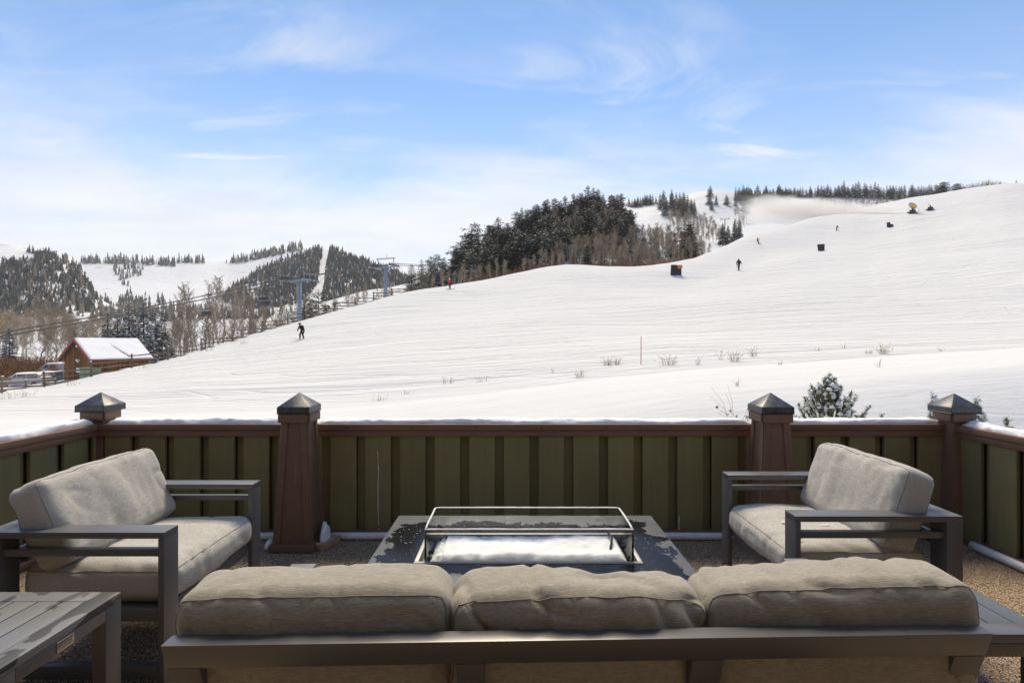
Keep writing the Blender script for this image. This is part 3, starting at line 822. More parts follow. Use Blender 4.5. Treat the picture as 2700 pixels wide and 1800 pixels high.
# ------------------------------------------------------------------ furniture
def cushion_mesh(name, w, t, h, r=0.07, puff=0.03, wr=0.008, seed=0, div=40, sag=0.0, mat='fabric_heather'):
    """rounded, filled cushion: w along x, t along y, h along z, centred"""
    bm = bmesh.new(); bmesh.ops.create_cube(bm, size=2)
    bmesh.ops.subdivide_edges(bm, edges=bm.edges, cuts=div, use_grid_fill=True)
    hw, ht, hh = w / 2, t / 2, h / 2
    r = min(r, ht * 0.98, hh * 0.98)
    for v in bm.verts:
        u = v.co.copy()
        # spread grid towards the edges so roundings are well sampled
        q = Vector([math.copysign(abs(c) ** 0.75, c) for c in u])
        p = Vector((q.x * hw, q.y * ht, q.z * hh))
        inn = Vector((max(-hw + r, min(hw - r, p.x)), max(-ht + r, min(ht - r, p.y)), max(-hh + r, min(hh - r, p.z))))
        d = p - inn
        if d.length > 1e-7: p = inn + d.normalized() * min(d.length, r) if d.length > r else inn + d
        fx, fy, fz = 1 - (p.x / hw) ** 2, 1 - (p.y / ht) ** 2, 1 - (p.z / hh) ** 2
        fx, fy, fz = max(0, fx), max(0, fy), max(0, fz)
        n = Vector((0, 0, 0))
        n.y = (p.y / ht) ** 3 * puff * (fx * fz) ** 0.5
        n.z = (p.z / hh) ** 3 * puff * 0.8 * (fx * fy) ** 0.5
        n.x = (p.x / hw) ** 3 * puff * 0.5 * (fy * fz) ** 0.5
        p += n
        s = Vector((seed * 5.3, seed * 2.1, 0))
        dr = p.normalized() if p.length else Vector((0, 0, 1))
        # creases fan down from the top seam and in from the corners
        cr = mnoise.noise(Vector((p.x * 11, p.z * 2.6 + p.x * 3, p.y * 4)) + s)
        cr2 = mnoise.noise(Vector((p.x * 24, p.z * 6, p.y * 9)) + s)
        big = mnoise.noise(p * 4.5 + s); rg = max(0.0, 1 - abs(mnoise.noise(Vector((p.x * 7 + p.z * 5, p.z * 3.5 - p.x * 2, p.y * 3)) + s)) * 7) * min(1.0, 0.25 + abs(p.x / hw) ** 3 + max(0, p.z / hh) ** 4)
        ey = Vector((0, p.y / ht, 0)); ez = Vector((0, 0, p.z / hh))
        p += (ey + ez * 0.8 + Vector((p.x / hw * 0.4, 0, 0))) * (wr * (0.9 * cr - 0.8 * max(0, cr2) + 1.6 * big - 1.0 * rg))
        if sag: p.z -= sag * (1 - fx) * max(0, p.z / hh) - 0.3 * sag * fx * mnoise.noise(Vector((p.x * 7, 0, seed)))
        v.co = p
    me = bpy.data.meshes.new(name); bm.to_mesh(me); bm.free()
    me.materials.append(MT[mat]); me.polygons.foreach_set('use_smooth', [True] * len(me.polygons))
    return me
def seam_loop(parent, me_c, w, t, h, r, yside, seed):
    """piped seam running round one face of a cushion, laid on its surface"""
    from mathutils.bvhtree import BVHTree
    bvh = BVHTree.FromPolygons([v.co for v in me_c.vertices], [p.vertices for p in me_c.polygons])
    hw, hh = w / 2, h / 2
    pts = []
    cor = [(-hw, -hh), (hw, -hh), (hw, hh), (-hw, hh)]
    for i in range(4):
        a, b = cor[i], cor[(i + 1) % 4]
        for k in range(26):
            f = k / 26; pts.append((a[0] + (b[0] - a[0]) * f, a[1] + (b[1] - a[1]) * f))
    P = []
    for (x, z) in pts:
        q = Vector((x, yside * (t / 2 - 0.012), z))
        loc, nrm, idx, d = bvh.find_nearest(q)
        P.append(loc + nrm * 0.0006)
    P.append(P[0])
    mb = MB(); mb.tube(P, 0.0017, 5, cap=False)
    return mb.build('seam', 'seam_thread', parent, smooth=True)
def cushion(name, parent, loc, rot, w, t, h, seams=(-1,), **k):
    me = cushion_mesh(name, w, t, h, **k)
    o = link(name, me, parent, loc, rot)
    for s in seams: seam_loop(o, me, w, t, h, k.get('r', 0.07), s, k.get('seed', 0))
    return o
def bar(parent, name, x0, x1, y0, y1, z0, z1, mat='charcoal_metal', M=None, bev=0.003):
    mb = MB(); mb.box(x0, x1, y0, y1, z0, z1, M=M)
    return mb.build(name, mat, parent, bevel=bev, seg=2)

def armchair(loc, rz, lean, label, seed):
    """local +x is where the chair faces"""
    r = empty('armchair', loc, rz, label, 'armchair', 'pair of armchairs facing the fire table')
    D, W, Z = 0.80, 0.44, 0.675
    for s in (-1, 1):
        y0, y1 = sorted((s * W, s * (W - 0.10)))
        bar(r, 'arm_rest', 0, D, y0, y1, Z - 0.028, Z, 'charcoal_metal')
        bar(r, 'front_leg', D - 0.026, D, y0, y1, 0, Z - 0.0285)
        bar(r, 'rear_leg', 0.0, 0.078, y0, y1, 0, Z - 0.0285)
        ya, yb_ = sorted((s * (W - 0.012), s * (W - 0.05)))
        bar(r, 'arm_rail', 0.0785, D - 0.0265, ya, yb_, 0.565, 0.595)
        bar(r, 'seat_side_rail', 0.0785, D - 0.0265, ya, yb_, 0.405, 0.435) if False else bar(r, 'seat_side_rail', 0.0785, D - 0.0265, ya, yb_, 0.28, 0.335)
        bar(r, 'floor_rail', 0.0785, D - 0.0265, ya, yb_, 0.025, 0.085)
    yi = W - 0.1005
    bar(r, 'back_rail', 0.0, 0.10, -yi, yi, Z - 0.028, Z)
    bar(r, 'back_slat', 0.03, 0.055, -yi, yi, 0.50, 0.56)
    bar(r, 'front_rail', D - 0.06, D - 0.03, -yi, yi, 0.265, 0.325)
    bar(r, 'seat_panel', 0.08, D - 0.061, -yi, yi, 0.295, 0.318, bev=0.002)
    # seat cushion: its width lies along local y
    cushion('seat_cushion', r, (D / 2 + 0.045, 0, 0.409), (R(90), 0, R(90)), 2 * (W - 0.06) - 0.02, 0.165, D - 0.10, seams=(1,), r=0.06, puff=0.022, wr=0.006, seed=seed)
    cushion('back_cushion', r, (0.24 - 0.32 * math.tan(lean) * 0.35, 0.0, 0.672), (-lean, 0, R(90)), 0.76, 0.17, 0.40, seams=(-1, 1), r=0.042, puff=0.024, wr=0.006, seed=seed + 3)
    return r
armchair((-2.32, 2.725, 0), 0, R(24), 'grey armchair with charcoal frame on the left, facing the fire table', 2)
armchair((2.155, 2.94, 0), math.pi, R(19), 'grey armchair with charcoal frame on the right, sprinkled with snow', 8)

def sofa():
    x0, y0_, x1, y1_ = -0.885, 1.315, 1.265, 1.372
    r = empty('sofa', ((x0 + x1) / 2, (y0_ + y1_) / 2, 0), math.atan2(y1_ - y0_, x1 - x0), 'three-seat grey sofa seen from behind, nearest the camera', 'sofa')
    Wd = math.hypot(x1 - x0, y1_ - y0_) / 2; ZT = 0.74; k = 0.33
    def slab(name, xa, xb, za, zb, th, d0=0.0):     # plank in the leaning back plane
        mb = MB()
        ya, yb_ = (ZT - za) * k + d0, (ZT - zb) * k + d0
        mb.hexa([(xa, ya, za), (xb, ya, za), (xb, ya + th, za), (xa, ya + th, za)], [(xa, yb_, zb), (xb, yb_, zb), (xb, yb_ + th, zb), (xa, yb_ + th, zb)])
        return mb.build(name, 'charcoal_metal', r, bevel=0.004)
    slab('back_top_rail', -Wd, Wd, ZT - 0.072, ZT, 0.052)
    slab('back_stile', -Wd, -Wd + 0.085, 0.30, ZT - 0.0725, 0.05)
    slab('back_stile', Wd - 0.085, Wd, 0.30, ZT - 0.0725, 0.05)
    slab('back_stile', -0.335, -0.26, 0.30, ZT - 0.0725, 0.05)
    slab('back_stile', 0.285, 0.37, 0.30, ZT - 0.0725, 0.05)
    slab('back_bottom_rail', -Wd + 0.0855, Wd - 0.0855, 0.24, 0.2995, 0.05)
    for s in (-1, 1):
        xa, xb = sorted((s * (Wd - 0.005), s * (Wd - 0.105)))
        bar(r, 'arm_rest', xa, xb, 0.14, 0.83, 0.572, 0.598, 'charcoal_metal_wet')
        bar(r, 'front_leg', xa, xb, 0.804, 0.83, 0, 0.5715)
        bar(r, 'rear_leg', xa, xb, 0.19, 0.26, 0, 0.5715)
        xa, xb = sorted((s * (Wd - 0.02), s * (Wd - 0.055)))
        bar(r, 'arm_rail', xa, xb, 0.2605, 0.8035, 0.47, 0.50)
        bar(r, 'floor_rail', xa, xb, 0.2605, 0.8035, 0.02, 0.07)
    bar(r, 'front_rail', -Wd + 0.106, Wd - 0.106, 0.77, 0.80, 0.24, 0.30)
    bar(r, 'seat_panel', -Wd + 0.106, Wd - 0.106, 0.21, 0.769, 0.275, 0.298, bev=0.002)
    cw = [(-0.727, 0.735, 0.852, 11, 0.0), (-0.002, 0.715, 0.838, 12, 0.02), (0.731, 0.755, 0.858, 13, 0.0)]
    for i, (cx, w, top, sd, sg) in enumerate(cw):
        cushion('seat_cushion', r, (cx, 0.53, 0.379), (R(90), 0, 0), 0.66, 0.155, 0.53, seams=(1,), r=0.06, puff=0.02, wr=0.005, seed=sd + 20, mat='fabric_sofa_shaded')
        hgt = 0.46; lean = math.atan(k)
        zc0 = top - hgt / 2 - 0.018; lean = R(3.5)
        cushion('back_cushion', r, (cx, 0.175, zc0), (lean, R((0.0, 0.0, -2.2)[i]), R((0.6, 0.0, -2.2)[i])), w, 0.205, hgt, seams=(-1,), r=0.055, puff=0.018, wr=(0.005, 0.013, 0.007)[i], seed=sd, sag=(0.004, 0.012, 0.012)[i], div=56, mat='fabric_sofa_shaded')
    return r
sofa()

def side_table(loc, label, badge, wetmat):
    r = empty('side_table', loc, 0, label, 'side table', 'slatted side tables beside the seats')
    S, Z = 0.265, 0.50
    bw = 0.078
    for s in (-1, 1):
        xa, xb = sorted((s * S, s * (S - bw)))
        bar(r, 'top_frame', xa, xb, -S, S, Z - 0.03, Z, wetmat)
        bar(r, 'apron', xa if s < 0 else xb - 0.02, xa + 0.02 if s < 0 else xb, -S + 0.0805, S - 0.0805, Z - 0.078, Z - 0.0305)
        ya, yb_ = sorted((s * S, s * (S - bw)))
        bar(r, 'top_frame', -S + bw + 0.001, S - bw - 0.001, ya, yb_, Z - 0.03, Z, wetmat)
        bar(r, 'apron', -S + bw + 0.002, S - bw - 0.002, ya if s < 0 else yb_ - 0.02, ya + 0.02 if s < 0 else yb_, Z - 0.078, Z - 0.0305)
        for q in (-1, 1):
            x2, x3 = sorted((s * S, s * (S - 0.055))); y2, y3 = sorted((q * S, q * (S - 0.08)))
            bar(r, 'leg', x2, x3, y2, y3, 0, Z - 0.0305)
    n = 4; wi = 2 * (S - bw); sw = wi / n
    for i in range(n):
        xa = -S + bw + i * sw
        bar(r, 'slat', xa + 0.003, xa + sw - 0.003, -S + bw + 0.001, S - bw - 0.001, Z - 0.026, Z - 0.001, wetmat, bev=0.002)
    bar(r, 'under_panel', -S + bw - 0.01, S - bw + 0.01, -S + bw - 0.01, S - bw + 0.01, Z - 0.05, Z - 0.045, 'dark_gap', bev=0)
    if badge:
        b = bar(r, 'maker_badge', S + 0.0002, S + 0.003, -0.035, 0.035, Z - 0.072, Z - 0.036, 'badge_steel', bev=0.001)
        for row in range(3):
            mb = MB()
            for c in range(9):
                y = -0.029 + c * 0.0065
                mb.box(S + 0.003, S + 0.0036, y, y + 0.0045 - 0.002 * ((c + row) % 3 == 0), Z - 0.045 - row * 0.010, Z - 0.045 - row * 0.010 + 0.0055)
            mb.build('engraved_line', 'charcoal_metal', b)
    return r
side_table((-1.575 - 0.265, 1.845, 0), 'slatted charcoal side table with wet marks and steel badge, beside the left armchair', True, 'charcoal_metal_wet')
side_table((1.88 - 0.265, 2.065, 0), 'slatted charcoal side table half hidden by the right end of the sofa', False, 'charcoal_metal')

def fire_table():
    X0, X1, Y0, Y1, Z = -0.712, 0.872, 2.265, 3.29, 0.42
    cx, cy = (X0 + X1) / 2, 2.772
    r = empty('fire_table', (cx, cy, 0), 0, 'low dark stone fire table with a wet ring round its tray', 'fire table')
    x0, x1, y0, y1 = X0 - cx, X1 - cx, Y0 - cy, Y1 - cy
    ix, iy = 0.565, 0.205                    # tray opening half-size
    mb = MB()
    def ring(z): return [(x0, y0, z), (x1, y0, z), (x1, y1, z), (x0, y1, z), (-ix, -iy, z), (ix, -iy, z), (ix, iy, z), (-ix, iy, z)]
    mb.add(ring(Z) + ring(Z - 0.055), [(0, 1, 5, 4), (1, 2, 6, 5), (2, 3, 7, 6), (3, 0, 4, 7), (8, 12, 13, 9), (9, 13, 14, 10), (10, 14, 15, 11), (11, 15, 12, 8),
            (0, 8, 9, 1), (1, 9, 10, 2), (2, 10, 11, 3), (3, 11, 8, 0), (4, 5, 13, 12), (5, 6, 14, 13), (6, 7, 15, 14), (7, 4, 12, 15)])
    mb.build('table_top', 'fire_table_stone', r, bevel=0.004)
    bar(r, 'base', x0 + 0.06, x1 - 0.06, y0 + 0.06, y1 - 0.06, 0.0, Z - 0.0555, 'fire_table_stone', bev=0.006) if False else None
    for (a, b, c, d) in ((x0 + 0.06, x1 - 0.06, y0 + 0.06, y0 + 0.1), (x0 + 0.06, x1 - 0.06, y1 - 0.1, y1 - 0.06), (x0 + 0.06, x0 + 0.1, y0 + 0.101, y1 - 0.101), (x1 - 0.1, x1 - 0.06, y0 + 0.101, y1 - 0.101)):
        bar(r, 'base_panel', a, b, c, d, 0, Z - 0.056, 'fire_table_stone')
    tw = 0.022
    for nm, (a, b, c, d) in {'1': (-ix, ix, -iy, -iy + tw), '2': (-ix, ix, iy - tw, iy), '3': (-ix, -ix + tw, -iy + tw + 0.0005, iy - tw - 0.0005), '4': (ix - tw, ix, -iy + tw + 0.0005, iy - tw - 0.0005)}.items():
        bar(r, 'tray_rim', a + 0.001 * (a == -ix), b - 0.001, c + 0.001, d - 0.001, Z - 0.05, Z + 0.004, 'tray_metal', bev=0.002)
    bar(r, 'tray', -ix + 0.002, ix - 0.002, -iy + 0.002, iy - 0.002, Z - 0.055, Z - 0.051, 'tray_metal', bev=0)
    # lava rocks round the edge of the tray
    mb = MB(); rr = random.Random(4)
    base = bmesh.new(); bmesh.ops.create_icosphere(base, subdivisions=1, radius=1)
    bv = [v.co.copy() for v in base.verts]; bf = [[v.index for v in f.verts] for f in base.faces]; base.free()
    for i in range(260):
        px = rr.uniform(-ix + 0.035, ix - 0.035); py = rr.choice([rr.uniform(-iy + 0.03, -iy + 0.075), rr.uniform(-iy + 0.03, iy - 0.03), rr.uniform(iy - 0.09, iy - 0.03)])
        s = rr.uniform(0.010, 0.02)
        mb.add([(px + v.x * s * rr.uniform(0.7, 1.3), py + v.y * s * rr.uniform(0.7, 1.3), Z - 0.035 + s * 0.4 + v.z * s * rr.uniform(0.6, 1.1)) for v in bv], bf)
    o = mb.build('lava_rocks', 'lava_rock', r, fix=False); o['kind'] = 'stuff'
    # glass guard, standing on the rim
    gx, gy, gh = 0.5185, 0.175, 0.153
    g = empty('glass_guard', (0.085, 2.767, Z + 0.0045 - 0.05), 0, 'clear frameless glass wind guard standing on the fire table', 'glass guard')
    g.location.x = cx + 0.005
    th = 0.008
    def pane(a, b, c, d):
        mb = MB(); mb.box(a, b, c, d, 0.004, 0.05 + gh); return mb.build('pane', 'clear_glass', g)
    pane(-gx, gx, -gy, -gy + th); pane(-gx, gx, gy - th, gy); pane(-gx, -gx + th, -gy + th + 0.0008, gy - th - 0.0008); pane(gx - th, gx, -gy + th + 0.0008, gy - th - 0.0008)
    # greenish polished edges at the corners
    for sx in (-1, 1):
        for sy in (-1, 1):
            mb = MB(); mb.tube([(sx * (gx + 0.0012), sy * (gy - th * 0.9), 0.01), (sx * (gx + 0.0012), sy * (gy - th * 0.9), 0.05 + gh)], 0.0009, 6); mb.build('corner_edge', 'glass_edge', g)
    zt = Z + 0.0045 + gh
    # frost on the top edges, on the back pane reaching down
    def frost(p0, p1, w, h, sd, label):
        p0 = Vector((*p0, 0)) + Vector((cx + 0.005, 2.767, 0)); p1 = Vector((*p1, 0)) + Vector((cx + 0.005, 2.767, 0))
        snow_strip(p0, p1, w, h, label, z=zt, seed=sd, name='pane_snow')
    frost((-gx, -gy + th / 2), (gx, -gy + th / 2), 0.006, 0.004, 11, 'thin line of snow on the front edge of the glass guard')
    frost((-gx, gy - th / 2), (gx, gy - th / 2), 0.007, 0.004, 12, 'thin line of snow on the back edge of the glass guard')
    frost((-gx + th / 2, -gy + 0.012), (-gx + th / 2, gy - 0.012), 0.008, 0.007, 13, 'rim of snow on the left edge of the glass guard')
    frost((gx - th / 2, -gy + 0.012), (gx - th / 2, gy - 0.012), 0.008, 0.007, 14, 'rim of snow on the right edge of the glass guard')
    # snow lying in the tray
    sx, sy = 0.503, 0.16; nx, ny = 120, 44; mb = MB()
    for i in range(nx + 1):
        for j in range(ny + 1):
            u, v = i / nx * 2 - 1, j / ny * 2 - 1
            x, y = u * sx, v * sy
            e = min(1 - abs(u), (1 - abs(v)) * sy / sx * 1.0)
            edge = min(1.0, max(0.0, (e - 0.012 - 0.028 * max(0, mnoise.noise(Vector((x * 22, y * 22, 1)))) ) / 0.06)) ** 0.5
            if u < -0.88: edge *= 0.6 + 0.6 * mnoise.noise(Vector((x * 40, y * 40, 4)))
            h = 0.048 + 0.012 * mnoise.noise(Vector((x * 5, y * 7, 2))) + 0.006 * mnoise.noise(Vector((x * 16, y * 16, 5))) + 0.003 * mnoise.noise(Vector((x * 45, y * 45, 5)))
            mb.v.append((x, y, -0.03 + max(0, edge) * h))
    for i in range(nx):
        for j in range(ny):
            a = i * (ny + 1) + j; mb.f.append((a, a + ny + 1, a + ny + 2, a + 1)); mb.mi.append(0)
    o = mb.build('tray_snow', 'snow_fresh', loc=(cx + 0.005, 2.767, Z), smooth=True, fix=False)
    tag(o, 'bank of snow lying on the rocks inside the glass guard', 'snow')
    # bare dark tube of the burner showing at the right end
    mb = MB(); mb.tube([(cx + 0.43, 2.71, Z + 0.015), (cx + 0.455, 2.80, Z + 0.04), (cx + 0.44, 2.90, Z + 0.05)], 0.006, 8)
    c0 = Vector((cx + 0.43, 2.71, Z)); mb.v = [tuple(Vector(v) - c0) for v in mb.v]
    tag(mb.build('burner_tube', 'lava_rock', loc=c0, smooth=True), 'thin black burner tube at the right end of the snowy tray', 'tube')
fire_table()
# snow specks on the right chair's seat
for i, (dx, dy) in enumerate([(0.15, -0.22), (0.22, -0.18), (0.3, -0.1), (0.1, -0.05), (0.28, -0.26), (0.05, -0.28), (0.38, 0.05), (0.18, 0.12)]):
    o = blob('snow_speck', 'snow_fresh', (0.012 + 0.008 * (i % 3), 0.009 + 0.006 * (i % 2), 0.004), (1.40 + dx, 2.94 + dy, 0.513), i, sub=2)
    tag(o, 'tiny speck of snow on the seat of the right armchair', 'snow', 'snow specks on the right armchair')

# ------------------------------------------------------------------ trees
def conifer_protos(seed, levels, per, twigs, snow_p, width=0.17, ragged=0.25, pw=0.78):
    """unit-height spruce: trunk mesh, crown mesh (needles + snow)"""
    q = random.Random(seed)
    t = MB(); t.tube([(0, 0, -0.03), (0, 0, 0.4), (0.004, 0.003, 0.97)], [0.02, 0.013, 0.002], 6)
    c = MB()
    for i in range(levels):
        f = i / (levels - 1); z = 0.07 + 0.91 * f
        rad = width * (1 - f) ** pw * (0.55 + 0.45 * min(1, f * 6 + 0.5)) + 0.008
        nb = max(4, int(per * (1 - 0.45 * f)))
        a0 = q.uniform(0, 6.28)
        for b in range(nb):
            if q.random() < 0.10: continue
            a = a0 + 6.283 * b / nb + q.uniform(-0.3, 0.3)
            L = rad * q.uniform(1 - ragged, 1 + ragged)
            if q.random() < 0.06: L *= 1.35
            dr = q.uniform(0.25, 0.6) * L * (1 - 0.75 * f); lift = 0.5 * L * f
            d = Vector((math.cos(a), math.sin(a), 0)); s = Vector((-d.y, d.x, 0))
            zz = z + q.uniform(-0.012, 0.012)
            sp = [Vector((0, 0, zz)) + d * (L * k) + Vector((0, 0, -dr * k * k + lift * k)) for k in (0.08, 0.36, 0.68, 1.0)]
            wd = [0.16 * L + 0.006, 0.34 * L + 0.004, 0.27 * L + 0.003, 0]
            for k in range(twigs):          # twig blades either side of the limb
                tt = (k + q.random()) / twigs; j = min(2, int(tt * 3)); u = tt * 3 - j
                p = sp[j].lerp(sp[j + 1], u); w = wd[j] + (wd[j + 1] - wd[j]) * u + 0.006
                for sg in (-1, 1):
                    tip = p + s * (sg * w * q.uniform(0.7, 1.25)) + d * (w * q.uniform(0.3, 0.8)) + Vector((0, 0, -w * q.uniform(0.0, 0.55)))
                    bw = d * (0.10 * L + 0.004)
                    c.add([p - bw * 0.6, p + bw, tip], [(0, 1, 2)])
            tip = sp[3] + d * 0.01
            c.add([sp[2] + s * 0.010, sp[2] - s * 0.010, tip], [(0, 1, 2)])
            if q.random() < snow_p:         # snow lying on the limb
                k0 = q.uniform(0.25, 0.6); ww = wd[1] * q.uniform(0.35, 0.75)
                pa = sp[0].lerp(sp[1], k0); pb = sp[1].lerp(sp[2], q.random()); pc = sp[2].lerp(sp[3], q.uniform(0.2, 0.9))
                u = Vector((0, 0, 0.010 + 0.01 * q.random())); lo = Vector((0, 0, 0.003))
                c.add([pa + lo, pb + s * ww + lo, pc + lo, pb - s * ww + lo, pb + u], [(0, 1, 4), (1, 2, 4), (2, 3, 4), (3, 0, 4)], 1)
    return t.mesh('conifer_trunk', 'conifer_bark', fix=False), c.mesh('conifer_crown', ['needles', 'snow_clump'], fix=False)

def bare_protos(seed, nb, width=0.2, tw=0.0030, start=0.22, lean=0.03, mats=('aspen_bark', 'twigs'), fork=False, tr=0.012, sub=6):
    q = random.Random(seed); t = MB(); c = MB()
    pts = [Vector((0, 0, -0.03))]
    x = y = 0
    for i in range(1, 8):
        x += q.uniform(-lean, lean); y += q.uniform(-lean, lean); pts.append(Vector((x, y, i / 7 * 0.96)))
    rr = [tr * (1 - 0.9 * i / 7) + 0.0012 for i in range(8)]
    t.tube(pts, rr, 6)
    def on(z):
        k = min(6, max(0, int(z / 0.96 * 7))); f = z / 0.96 * 7 - k
        return pts[k].lerp(pts[k + 1], min(1, max(0, f)))
    for b in range(nb):
        z = start + (0.95 - start) * ((b + q.random()) / nb) ** 0.85
        a = q.uniform(0, 6.283); p = on(z)
        h = (z - start) / (0.95 - start)
        L = width * (0.55 + 0.9 * math.sin(math.pi * min(1, h * 0.75 + 0.25))) * q.uniform(0.6, 1.15)
        up_ = q.uniform(0.7, 1.3)
        d = Vector((math.cos(a), math.sin(a), up_)).normalized()
        p1 = p + d * L * 0.5 + Vector((q.uniform(-.02, .02), q.uniform(-.02, .02), 0)); p2 = p1 + (d + Vector((0, 0, 0.5))).normalized() * L * 0.55
        c.tube([p, p1, p2], [tw * 1.7, tw * 1.2, tw * 0.5], 3, cap=False)
        for k in range(sub):
            f = q.uniform(0.2, 1.0); s0 = p.lerp(p1, f * 2) if f < 0.5 else p1.lerp(p2, f * 2 - 1)
            a2 = q.uniform(0, 6.283); d2 = (d * 0.8 + Vector((math.cos(a2), math.sin(a2), 0.55))).normalized()
            e = s0 + d2 * L * q.uniform(0.25, 0.55)
            n = d2.cross(Vector((0.3, 0.9, 0.2))).normalized() * tw
            c.add([s0 - n, s0 + n, e], [(0, 1, 2)])
            for m_ in range(4):
                g = q.uniform(0.25, 1.0); s1 = s0.lerp(e, g); a3 = q.uniform(0, 6.283)
                d3 = (d2 * 0.6 + Vector((math.cos(a3), math.sin(a3), 0.6))).normalized()
                e3 = s1 + d3 * L * q.uniform(0.15, 0.32); n3 = d3.cross(Vector((0.9, 0.2, 0.3))).normalized() * tw * 0.7
                c.add([s1 - n3, s1 + n3, e3], [(0, 1, 2)])
    return t.mesh('bare_trunk', mats[0], fix=False), c.mesh('bare_crown', mats[1], fix=False)
def bush_mesh(seed, n, mat, spread=0.8, tw=0.012, sub=7):
    q = random.Random(seed); c = MB()
    for i in range(n):
        a = q.uniform(0, 6.283); r0 = q.uniform(0, 0.35) * spread; L = q.uniform(0.55, 1.0)
        p = Vector((math.cos(a) * r0, math.sin(a) * r0, -0.05)); d = Vector((math.cos(a) * q.uniform(0.1, 0.7) * spread, math.sin(a) * q.uniform(0.1, 0.7) * spread, 1)).normalized()
        p1 = p + d * L * 0.5; p2 = p1 + (d + Vector((q.uniform(-.4, .4), q.uniform(-.4, .4), 0.1))).normalized() * L * 0.5
        c.tube([p, p1, p2], [tw, tw * 0.7, tw * 0.25], 3, cap=False)
        for k in range(sub):
            f = q.uniform(0.3, 1); s0 = p.lerp(p1, f * 2) if f < 0.5 else p1.lerp(p2, f * 2 - 1)
            d2 = (d + Vector((q.uniform(-.9, .9), q.uniform(-.9, .9), q.uniform(-.1, .4)))).normalized(); e = s0 + d2 * L * q.uniform(0.12, 0.3)
            nn = d2.cross(Vector((0.5, 0.7, 0.1))).normalized() * tw * 0.6
            c.add([s0 - nn, s0 + nn, e], [(0, 1, 2)])
    return c.mesh('bush', mat, fix=False)

CON = [conifer_protos(100 + i, 26, 11, 5, (0.2, 0.3, 0.5, 0.2, 0.6, 0.15)[i], (0.25, 0.31, 0.24, 0.34, 0.28, 0.25)[i], 0.5, (0.62, 0.55, 0.7, 0.5, 0.6, 0.72)[i]) for i in range(6)]
CONR = [conifer_protos(150 + i, 24, 10, 5, (0.2, 0.1, 0.3, 0.15)[i], (0.2, 0.26, 0.17, 0.23)[i], 0.4, (0.75, 0.65, 0.8, 0.7)[i]) for i in range(4)]
SNOWY = [conifer_protos(200 + i, 30, 11, 6, (0.95, 0.85, 0.9)[i], (0.19, 0.16, 0.22)[i]) for i in range(3)]
ASP = [bare_protos(300 + i, 40, (0.10, 0.12, 0.09, 0.13, 0.11)[i], 0.0018, (0.25, 0.3, 0.4, 0.2, 0.33)[i]) for i in range(5)]
ASPF = [bare_protos(350 + i, 44, (0.12, 0.15, 0.13)[i], 0.0028, (0.3, 0.38, 0.3)[i], tr=0.015) for i in range(3)]
COT = [bare_protos(400 + i, 40, 0.3, 0.0026, 0.15, 0.06, tr=0.02, sub=9) for i in range(2)]
WIL = [bush_mesh(500 + i, 60, 'willow', 0.9 + 0.2 * i) for i in range(3)]
SCRUB = [bush_mesh(520 + i, 60, 'twigs', 1.0) for i in range(2)]

def tree(name, protos, P, h, label, cat, group, sx=1.0, parts=True, k=None):
    tr, cr = protos[k if k is not None else rnd.randrange(len(protos))]
    r = empty(name, P, rnd.uniform(0, 6.28), label, cat, group)
    r.scale = (h * sx, h * sx, h)
    link('trunk', tr, r); link('crown', cr, r)
    return r
def inside(x, y, poly):
    c = False; n = len(poly)
    for i in range(n):
        x1, y1 = poly[i]; x2, y2 = poly[(i + 1) % n]
        if (y1 > y) != (y2 > y) and x < (x2 - x1) * (y - y1) / (y2 - y1) + x1: c = not c
    return c
def scatter(poly, n, mind, seed, tries=60):
    q = random.Random(seed); xs = [p[0] for p in poly]; ys = [p[1] for p in poly]; out = []
    for i in range(n * tries):
        x, y = q.uniform(min(xs), max(xs)), q.uniform(min(ys), max(ys))
        if not inside(x, y, poly): continue
        if any(abs(x - a) < mind and abs(y - b) < mind * 0.7 for a, b in out): continue
        out.append((x, y))
        if len(out) >= n: break
    return out

# --- wooded hill: conifers on the crown and left flank, bare aspens below and right
G1 = 'dark conifers on the wooded hill'
L1 = 'dark green conifer on the wooded hill above the piste'
pol = [(1030, 650), (1062, 612), (1100, 590), (1135, 566), (1200, 534), (1280, 508), (1345, 491), (1400, 490), (1440, 506), (1458, 548), (1430, 566), (1380, 572), (1330, 585), (1290, 606), (1235, 622), (1150, 640), (1090, 652)]
for (x, y) in scatter(pol, 165, 9, 11):
    P = wood_hill.hit(x, y); tree('conifer', CON, P, rnd.uniform(9, 16.5) * P.y / 260 * (1.0 if y < 600 else 1.25), L1, 'tree', G1, rnd.uniform(0.9, 1.25))
for (x, y) in scatter([(1300, 600), (1440, 560), (1560, 590), (1600, 600), (1500, 618), (1300, 622)], 13, 16, 12):
    P = wood_hill.hit(x, y); tree('conifer', CON, P, rnd.uniform(7, 12) * P.y / 220, L1, 'tree', G1, 1.1)
for (x, y) in [(945, 668), (990, 664), (1005, 666), (1020, 655), (968, 660), (1700 - 120, 590), (1585, 588)]:
    P = wood_hill.hit(x, y); tree('conifer', CON, P, rnd.uniform(9, 13), L1, 'tree', G1, 1.15)
G2 = 'bare aspens on the wooded hill'
L2 = 'bare grey-brown aspen on the wooded hill above the piste'
for (x, y) in scatter([(960, 672), (1060, 662), (1200, 640), (1290, 606), (1340, 582), (1440, 562), (1500, 556), (1560, 570), (1632, 596), (1600, 612), (1450, 625), (1300, 628), (1150, 652), (1000, 680)], 190, 7, 13):
    P = wood_hill.hit(x, y); tree('bare_aspen', ASPF, P, rnd.uniform(6, 9.5) * max(0.8, P.y / 190), L2, 'tree', G2, rnd.uniform(0.9, 1.3))
